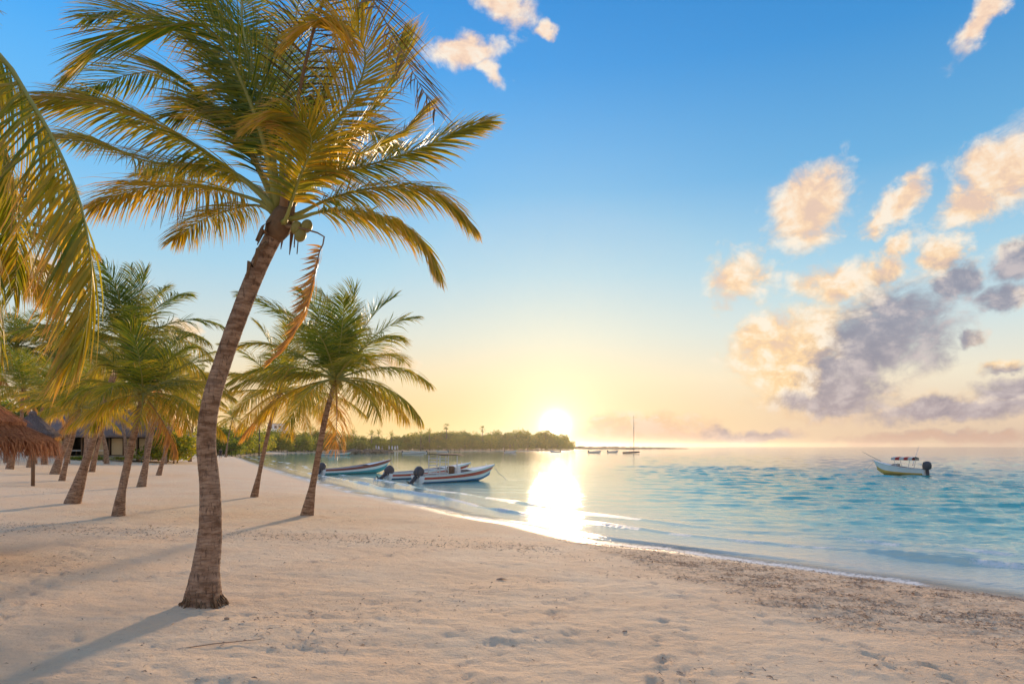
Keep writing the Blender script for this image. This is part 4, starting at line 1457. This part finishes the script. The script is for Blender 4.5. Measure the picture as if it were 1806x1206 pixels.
for z in (.25, .5, .75, 1.0, 1.22):
    for sy_ in (-.62, .62):
        mb = MB(); mb.tube([(-.7, sy_, z), (.0, sy_, z)], .022, 5); mb.build('rail', M['white'], cn)
    mb = MB(); mb.tube([(-.7, -.62, z), (-.7, .62, z)], .022, 5); mb.build('rail', M['white'], cn)
cs = MB(); cs.box((3.15, 0, .62), (.5, .62, .75), taper=.82); cs.build('console', M['white'], fb)
b_ = MB(); b_.tube([(2.75, .05, .5), (2.75, .05, .62), (2.75, .05, .98), (2.75, .05, 1.05)], [.2, .27, .27, .2], 12); b_.build('seat_pod', M['wood'], fb, True)
boat('white and red open boat half hidden behind the nearest boat', wxy(684, 845), R(40), 7.0, 1.7, .42, 1.05, .10, RW, 1.15, 52)
boat('maroon-edged white open boat with teal bow bottom, farther left of the pair', wxy(568, 837), R(42), 6.3, 1.6, .42, 1.15, .10,
     [('hull_bottom', 0, .35, 'teal'), ('hull_side', .35, .70, 'white'), ('hull_stripe', .70, .93, 'maroon'), ('gunwale', .93, 1.0, 'maroon')], 1.05, 30)
# fishing boat on the right
rb = boat('white fishing boat with yellow sun reflection painted on its lower hull, red-and-white sun awning and raised outriggers on the right', wxy(1632, 838.5), R(126), 3.9, 1.5, .48, 1.1, .10,
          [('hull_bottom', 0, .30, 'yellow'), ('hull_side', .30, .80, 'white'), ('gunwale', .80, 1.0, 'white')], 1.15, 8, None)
aw = empty('awning'); aw.parent = rb; aw.location = (1.6, 0, .38); aw.scale = (.7, .72, .8)
for sx_ in (-.95, .95):
    for sy_ in (-.75, .75):
        mb = MB(); mb.tube([(sx_ * .6, sy_, -.1), (sx_, sy_, 1.22)], .025, 6); mb.build('awning_post', M['alu'], aw)
for k in range(5):
    xa = -1.2 + k * .48; xb = xa + .48
    rows = [[(x, y, 1.25 + .12 * (1 - (y / .9) ** 2)) for y in (-.9, -.5, 0, .5, .9)] for x in (xa, xb)]
    v, f = loft(rows); mb = MB(); mb.add(v, [q[::-1] for q in f]); mb.add([(x, y, z + .04) for x, y, z in v], f)
    for sy_ in (-.9, .9): mb.add([(xa, sy_, 1.29), (xb, sy_, 1.29), (xb, sy_, 1.05), (xa, sy_, 1.05)], [(0, 1, 2, 3)])
    mb.build('awning_panel', M['canvas_red'] if k in (1, 3) else M['canvas'], aw)
mb = MB(); mb.box((2.3, 0, .62), (.5, .6, .6), taper=.8); mb.build('console', M['liner'], rb)
for (a, b2) in (((1.2, -.5, .8), (1.6, -2.6, 2.5)), ((3.6, -.05, 1.1), (4.4, 1.6, 1.9))):
    mb = MB(); mb.tube([a, tuple((p + q) / 2 for p, q in zip(a, b2)), b2], [.03, .022, .012], 5); mb.build('outrigger_pole', M['alu'], rb)

# catamaran with bare mast, far out
cx_, cy_ = wxy(1113, 799.5)
ct = empty('catamaran', (cx_, cy_, ZW), R(12))
tag(ct, 'small beach catamaran with tall bare mast far out near the point', 'sailboat')
for sy_ in (-1.1, 1.1):
    mb = MB()
    rows = []
    for i in range(9):
        t = i / 8; w_ = .22 * math.sin(PI * min(1, .15 + t * .83)) ** .7; x = -2.6 + 5.2 * t; z = .35 + .2 * t ** 2
        rows.append([(x, sy_ + w_ * math.cos(a), z + (.34 if math.sin(a) < 0 else .2) * math.sin(a)) for a in [2 * PI * k / 10 for k in range(11)]])
    v, f = loft(rows); mb.add(v, f); mb.build('hull', M['motor'], ct, True)
for x in (-1.4, 1.0):
    mb = MB(); mb.tube([(x, -1.1, .62), (x, 1.1, .62)], .07, 6); mb.build('crossbeam', M['alu'], ct)
mb = MB(); mb.box((-.2, 0, .66), (2.3, 1.9, .04)); mb.build('trampoline', M['cloth_dark'], ct)
mb = MB(); mb.tube([(1.0, 0, .6), (1.0, 0, 7), (.95, 0, 12.8)], [.10, .09, .05], 8); mb.build('mast', M['motor'], ct)
mb = MB(); mb.tube([(1.0, 0, 1.5), (-1.9, .1, 1.55)], .09, 6); mb.build('boom', M['motor'], ct)
for (a, b2) in (((2.4, 0, .6), (1.0, 0, 10)), ((-.4, 1.1, .6), (1.0, 0, 10)), ((-.4, -1.1, .6), (1.0, 0, 10))):
    mb = MB(); mb.tube([a, b2], .02, 4); mb.build('stay_wire', M['alu'], ct)

for i, (px, py, rz, L, lb) in enumerate([
        (1038, 798.5, 8, 4.6, 'small dark boat at anchor left of the catamaran, under the cloud'),
        (1072, 798, -4, 3.8, 'small pale boat at anchor nearest the catamaran'),
        (988, 798, 172, 4.0, 'small boat lying in the glare right under the sun'),
        (890, 798, 5, 4.4, 'small boat at anchor before the wood left of the sun'),
        (790, 797.6, 176, 4.6, 'small pale boat close to the far beach left of the two fan palms'),
        (710, 800, 5, 6.6, 'long pale boat at the right end of the rock groyne'),
        (752, 799, 170, 5.6, 'grey boat drawn up right of the long pale boat'),
        (566, 803, 4, 7.4, 'pale blue work boat with a low cabin left of the rock groyne')]):
    x, y = wxy(px, py)
    bt = boat(lb, (x, y), R(rz), L, L * .27, .45, .85, .1, [('hull_bottom', 0, .3, 'teal' if i == 7 else 'liner'), ('hull_side', .3, .85, 'white'), ('gunwale', .85, 1, 'liner')], .9 if i != 7 else 0, 20, 'small boats far across the bay', 'small_boat', detail=False)
    if i == 7:
        mb = MB(); mb.box((3.2, 0, .95), (2.4, 1.2, .9), taper=.85); c_ = mb.build('cabin', M['teal'], bt)
        mb = MB(); mb.box((3.2, 0, 1.45), (2.8, 1.5, .08)); mb.build('cabin_roof', M['white'], bt)

# ------------------------------------------------------------------ rock groyne, low point, far beach things
def rock_mesh(seed):
    g = random.Random(seed)
    mb = MB(); mb.ellipsoid((0, 0, 0), (1, .8, .6), 8, 6)
    mb.v = [tuple(c * g.uniform(.8, 1.15) for c in v) for v in mb.v]
    return mb.mesh('boulder', M['rock'])


RK = [rock_mesh(i) for i in range(4)]
g0 = on_water(600, 801); g1 = on_water(690, 799)
gr = empty('rock_groyne', (g0[0], g0[1], ZW))
tag(gr, 'low dark rock groyne in front of the far beach', 'groyne')
random.seed(33)
for i in range(70):
    t = random.random() ** .9
    x = (g1[0] - g0[0]) * t + random.uniform(-1, 1); y = (g1[1] - g0[1]) * t + random.uniform(-2.5, 2.5)
    hgt = .9 * math.sin(PI * min(1, t * .9 + .08)) + .2
    o = link('boulder', RK[i % 4], gr, (x, y, random.uniform(-.2, hgt)), (random.uniform(-.4, .4), random.uniform(-.4, .4), random.uniform(0, 6)), (random.uniform(.7, 1.5),) * 3)

# the low spit that runs out right of the sun
n = 60; V = []; F = []
for i in range(n + 1):
    t = i / n; x = 48 + 132 * t; y = 640 + 60 * t
    h = (2.3 * (1 - t) ** .6 + .35) * (0.8 + .4 * random.random())
    for (dy, z) in ((-14, -1.2), (-6, h * .6), (0, h), (8, h * .5), (16, -1.2)): V.append((x, y + dy, ZW + z))
for i in range(n):
    for k in range(4): F.append((i * 5 + k, (i + 1) * 5 + k, (i + 1) * 5 + k + 1, i * 5 + k + 1))
mb = MB(); mb.add(V, F); tag(mb.build('low_spit', M['rock'], None, True), kind='structure')

# folded white parasols and loungers on the far beach
random.seed(5)
for i in range(14):
    px = 624 + i * 5.6 + random.uniform(-1, 1)
    d = 309 + random.uniform(0, 8); x = (px - CX) / FPX * d
    if sdist(np.array([x]), np.array([d]))[0] < 1: d += 8
    o = empty('folded_parasol', (x, d, gz(x, d)))
    tag(o, 'folded white parasol in the row on the far beach behind the groyne', 'parasol', 'folded parasols on the far beach')
    mb = MB(); mb.tube([(0, 0, -.1), (0, 0, 1.0)], .05, 6); mb.build('pole', M['wood'], o)
    mb = MB(); mb.tube([(0, 0, .7), (0, 0, 1.1), (0, 0, 2.1), (0, 0, 2.6)], [.12, .42, .28, .05], 8); mb.build('folded_canopy', M['white_cloth'], o)

# white house over the trees at the left end of the wood
d = 292; p = at(476, 751, d)
h = empty('white_house', (p.x, d + 10, gz(p.x, d + 10)))
tag(h, 'white flat-roofed house showing above the trees left of the bay', 'house')
ht = p.z - gz(p.x, d + 10) + 1.2
mb = MB(); mb.box((0, 0, ht / 2), (7, 6, ht)); mb.build('wall', M['white'], h)
mb = MB(); mb.box((0, 0, ht + .1), (7.4, 6.4, .25)); mb.build('roof', M['stone'], h)
for k in (-2, 0, 2):
    mb = MB(); mb.box((k, -3.0, ht - 1.4), (1.0, .1, 1.1)); w_ = mb.build('window', M['glass'], h)
    mb = MB(); mb.box((k, -3.04, ht - 2.0), (1.2, .16, .1)); mb.build('sill', M['stone'], w_)

# green hedge, pot plants, white crate and shrubs before the restaurant
def leafy(name, label, cat, c, dims, n, size, seed, hue=(.3, .5), group=None, stem=True):
    o = empty(name, c)
    tag(o, label, cat, group)
    g = random.Random(seed)
    lobes = [((g.uniform(-.5, .5) * dims[0], g.uniform(-.5, .5) * dims[1], dims[2] * g.uniform(.4, .75)), (max(dims[0] * .16, .2), max(dims[1] * .35, .2), dims[2] * .36)) for _ in range(max(4, int(dims[0] * 2.5)))]
    V, F, C = leaf_cloud(lobes, n, size, seed, *hue)
    link('foliage', np_mesh('foliage', V, F, M['tree_leaf'], False, {'tint': C}), o)
    if stem:
        mb = MB()
        for k in range(3): mb.tube([(0, 0, -.1), (g.uniform(-.15, .15), 0, dims[2] * .3), (lobes[k][0][0], lobes[k][0][1], lobes[k][0][2])], [.05, .04, .015], 5)
        mb.build('stem', M['bark_plain'], o)
    return o


c = ground_at(182, 814)
leafy('clipped_hedge', 'low clipped green hedge along the front of the restaurant', 'hedge', c, (104 / FPX * c.y, .6, 11 / FPX * c.y), 3600, .07, 71, (.35, .55), stem=True)
c = ground_at(218, 806); leafy('potted_shrub', 'round dark shrub before the cream wall of the restaurant', 'shrub', c, (.9, .8, 1.5), 900, .09, 72, (.15, .35))
c = ground_at(275, 806); leafy('leafy_shrub', 'green shrub right of the white crate', 'shrub', c + Vector((1.2, .6, 0)), (1.4, .8, 1.0), 900, .09, 73, (.35, .6))
c = ground_at(325, 809); leafy('young_sea_grape', 'low spreading shrub with a bent stem left of the foreground trunk', 'shrub', c, (2.2, 1.0, 1.5), 1300, .10, 74, (.4, .75))
c = ground_at(300, 809); leafy('leafy_shrub', 'dense green shrub at the foot of the thin yellow palm', 'shrub', c, (1.2, .8, .9), 800, .09, 75, (.3, .5))
c = ground_at(270, 809)
cr = empty('white_crate', c)
tag(cr, 'white crate standing on the sand before the restaurant', 'crate')
w_ = 13 / FPX * c.y
mb = MB(); mb.box((0, 0, .03), (w_, .5, .06)); mb.build('bottom', M['white'], cr)
for sy_ in (-.24, .24): mb = MB(); mb.box((0, sy_, .33), (w_, .03, .54)); mb.build('side', M['white'], cr)
for sx_ in (-1, 1): mb = MB(); mb.box((sx_ * (w_ / 2 - .02), 0, .33), (.03, .44, .54)); mb.build('end', M['white'], cr)

# ------------------------------------------------------------------ people far down the beach
def person(label, c, rz, shirt, shorts, pose, seed):
    o = empty('person', c, rz)
    tag(o, label, 'person')
    st = pose
    J = {'pel': (0, 0, .95), 'chest': (0, 0, 1.32), 'neck': (0, 0, 1.48), 'head': (0, -.01, 1.60), 'top': (0, 0, 1.74),
         'hl': (.10, 0, .90), 'kl': (.12, -st * .18, .50), 'fl': (.12, -st * .30 + .04, .06), 'tl': (.12, -st * .30 - .12, .03),
         'hr': (-.10, 0, .90), 'kr': (-.12, st * .10, .50), 'fr': (-.12, st * .32 + .04, .08), 'tr': (-.12, st * .32 - .12, .03),
         'sl': (.19, 0, 1.40), 'el': (.25, .06 * st, 1.12), 'wl': (.25, -.12 - .1 * st, .90), 'sr': (-.19, 0, 1.40), 'er': (-.25, .02, 1.12), 'wr': (-.26, -.10 + .2 * st, .90)}
    rad = {'pel': .14, 'chest': .15, 'neck': .06, 'head': .095, 'top': .07, 'hl': .10, 'kl': .065, 'fl': .045, 'tl': .035, 'hr': .10, 'kr': .065, 'fr': .045, 'tr': .035,
           'sl': .07, 'el': .05, 'wl': .035, 'sr': .07, 'er': .05, 'wr': .035}
    ks = list(J)
    E_ = [('pel', 'chest'), ('chest', 'neck'), ('neck', 'head'), ('head', 'top'), ('pel', 'hl'), ('hl', 'kl'), ('kl', 'fl'), ('fl', 'tl'), ('pel', 'hr'), ('hr', 'kr'), ('kr', 'fr'), ('fr', 'tr'),
          ('chest', 'sl'), ('sl', 'el'), ('el', 'wl'), ('chest', 'sr'), ('sr', 'er'), ('er', 'wr')]
    me = bpy.data.meshes.new('body')
    me.from_pydata([J[k] for k in ks], [(ks.index(a), ks.index(b)) for a, b in E_], [])
    me.materials.append(M['skin'])
    b = link('body', me, o)
    sk = b.modifiers.new('skin', 'SKIN')
    for i, k in enumerate(ks):
        me.skin_vertices[0].data[i].radius = (rad[k], rad[k])
        me.skin_vertices[0].data[i].use_root = (k == 'pel')
    b.modifiers.new('sub', 'SUBSURF').levels = 1
    b.modifiers['sub'].render_levels = 1
    mb = MB(); mb.tube([(0, 0, .92), (0, 0, 1.05), (0, 0, 1.30), (0, 0, 1.47)], [.18, .165, .20, .09], 10)
    for s_, e_ in (('sl', 'el'), ('sr', 'er')): mb.tube([J[s_], J[e_]], [.095, .075], 8)
    mb.build('shirt', shirt, o, True)
    mb = MB(); mb.tube([(0, 0, .86), (0, 0, 1.0)], [.185, .18], 10)
    for h_, k_ in (('hl', 'kl'), ('hr', 'kr')): mb.tube([J[h_], J[k_]], [.125, .105], 8)
    mb.build('shorts', shorts, o, True)
    mb = MB(); mb.ellipsoid((0, .012, 1.67), (.102, .108, .10), 10, 6); mb.build('hair', M['cloth_dark'], o, True)
    # hands with fingers
    for w_, sg in (('wl', 1), ('wr', -1)):
        x, y, z = J[w_]
        mb = MB(); mb.ellipsoid((x, y - .01, z - .06), (.022, .04, .05), 8, 5)
        for q in range(4): mb.tube([(x, y - .04 + .02 * q, z - .09), (x - .01 * sg, y - .045 + .02 * q, z - .13 - .008 * (q in (1, 2))), (x - .02 * sg, y - .045 + .02 * q, z - .16 - .01 * (q in (1, 2)))], [.009, .008, .007], 5)
        mb.tube([(x, y - .045, z - .04), (x - .012 * sg, y - .075, z - .075), (x - .015 * sg, y - .08, z - .10)], [.010, .009, .007], 5)
        mb.build('hand', M['skin'], o, True)


person('person in dark clothes walking on the beach just right of the foreground trunk', ground_at(389, 808), .4, M['cloth_dark'], M['cloth_dark'], .8, 1)
person('person in a teal shirt and dark shorts far down the beach', ground_at(418, 803), 2.8, M['cloth_teal'], M['cloth_dark'], .4, 2)
person('person in brown beside the one in the teal shirt', ground_at(409, 804), -.5, M['cloth_brown'], M['cloth_brown'], .9, 3)

# ------------------------------------------------------------------ drift line of seaweed and litter on the sand
def scatter(name, n, sampler, mat, seed, ln, wd, lift=.012):
    g = np.random.default_rng(seed)
    x, y = sampler(g, n)
    sd = sdist(x, y)
    z = ground_base(x, y, sd) + ground_fine(x, y, sd)
    k = len(x)
    a = g.uniform(0, 2 * PI, k); L = ln * g.uniform(.35, 1.4, k); W = wd * g.uniform(.5, 1.5, k)
    d = np.stack([np.cos(a), np.sin(a), g.normal(0, .18, k)], 1); t = np.stack([-np.sin(a), np.cos(a), g.normal(0, .5, k)], 1)
    c = np.stack([x, y, z + lift * g.uniform(.3, 1.6, k)], 1)
    bend = t * (L * g.normal(0, .3, k))[:, None]; bend[:, 2] = np.abs(bend[:, 2]) + L * .12
    p0, p1, p2 = c - d * (L / 2)[:, None], c + bend * .5, c + d * (L / 2)[:, None]
    w = t * (W / 2)[:, None]
    V = np.stack([p0 - w * .4, p0 + w * .4, p1 - w, p1 + w, p2 - w * .3, p2 + w * .3], 1).reshape(-1, 3)
    b_ = np.arange(k)[:, None] * 6
    F = np.vstack([np.concatenate([b_, b_ + 1, b_ + 3, b_ + 2], 1), np.concatenate([b_ + 2, b_ + 3, b_ + 5, b_ + 4], 1)])
    o = link(name, np_mesh(name, V, F, mat))
    return o


def weed_sampler(g, n):
    x = g.uniform(0.5, 12, n * 6); y = g.uniform(4, 24, n * 6)
    sd = sdist(x, y)
    w = weed_band(x, y, sd) * (0.10 + 0.90 * sstep(.46, .60, fbm(x * 1.6, y * 2.4, 3, 55)) * sstep(.35, .6, fbm(x * 6, y * 8, 2, 57)))
    # thicker edge at the upper end of the band
    k = g.random(len(x)) < w
    return x[k][:n], y[k][:n]


def litter_sampler(g, n):
    y = g.uniform(2.2, 30, n * 4) ** 1.0; x = g.uniform(-.85, .9, n * 4) * y
    sd = sdist(x, y)
    k = (sd > 1.0) & (g.random(len(x)) < (.12 + .88 * sstep(.55, .72, fbm(x * .5, y * .7, 3, 99))))
    return x[k][:n], y[k][:n]


def band_sampler(g, n):
    # the trampled strip of old drift behind the foreground palm
    x = g.uniform(-12, 1, n); y = 14.5 + x * -.05 + g.normal(0, .55, n)
    return x, y


tag(scatter('seaweed', 44000, weed_sampler, M['weed'], 1, .055, .008), 'brown seaweed strewn along the waterline on the right', 'seaweed', kind='stuff')
tag(scatter('beach_litter', 5200, litter_sampler, M['weed'], 2, .045, .009, .006), 'small dry bits of leaf and weed scattered over the sand', 'litter', kind='stuff')
tag(scatter('old_drift', 2600, band_sampler, M['weed'], 3, .06, .010, .006), 'strip of old drift across the sand behind the foreground palm', 'drift', kind='stuff')
for i, (px, py, L, lb) in enumerate([(375, 1140, .75, 'thin dry twig lying in front of the foreground palm'), (885, 1022, .16, 'dark curled leaf on the sand right of the foreground palm'),
                                     (1102, 1115, .055, 'small brown husk lying alone on the bright sand'), (400, 1096, .06, 'small dark husk beside the foot of the foreground palm')]):
    c = ground_at(px, py)
    o = MB()
    a = .5 + i
    if i == 0: o.tube([(-L / 2, -.18, .012), (0, .03, .02), (L / 2, .2, .014)], [.004, .006, .003], 5)
    elif i == 1: o.add([(-.08, -.02, .0), (.0, -.03, .02), (.08, -.01, .01), (-.08, .02, .01), (.0, .035, .03), (.08, .015, .012), (0, 0, .003)], [(0, 1, 4, 3), (1, 2, 5, 4), (0, 3, 6), (2, 6, 5), (0, 6, 1), (1, 6, 2)])
    else: o.ellipsoid((0, 0, L * .2), (L * .5, L * .32, L * .26), 9, 6)
    o.build('dry_twig' if i == 0 else 'dry_leaf' if i == 1 else 'coconut_husk', M['weed'], None, i > 1, loc=c)
    tag(bpy.context.scene.collection.objects[-1], lb, 'twig' if i == 0 else 'leaf' if i == 1 else 'husk')

# ------------------------------------------------------------------ thin sea haze
HAZE = 0.00010
mb = MB(); mb.box((0, 1800, 5.0), (8000, 4200, 24.0))
hm = bpy.data.materials.new('sea_haze'); hm.use_nodes = True
hn = hm.node_tree; hn.nodes.clear()
ho = hn.nodes.new('ShaderNodeOutputMaterial'); hv = hn.nodes.new('ShaderNodeVolumePrincipled')
hv.inputs['Color'].default_value = (0.96, 0.93, 0.88, 1)
hv.inputs['Density'].default_value = HAZE
hv.inputs['Anisotropy'].default_value = 0.80
hn.links.new(hv.outputs[0], ho.inputs['Volume'])
tag(mb.build('haze', hm), 'thin golden sea haze over the bay', 'haze', kind='stuff')
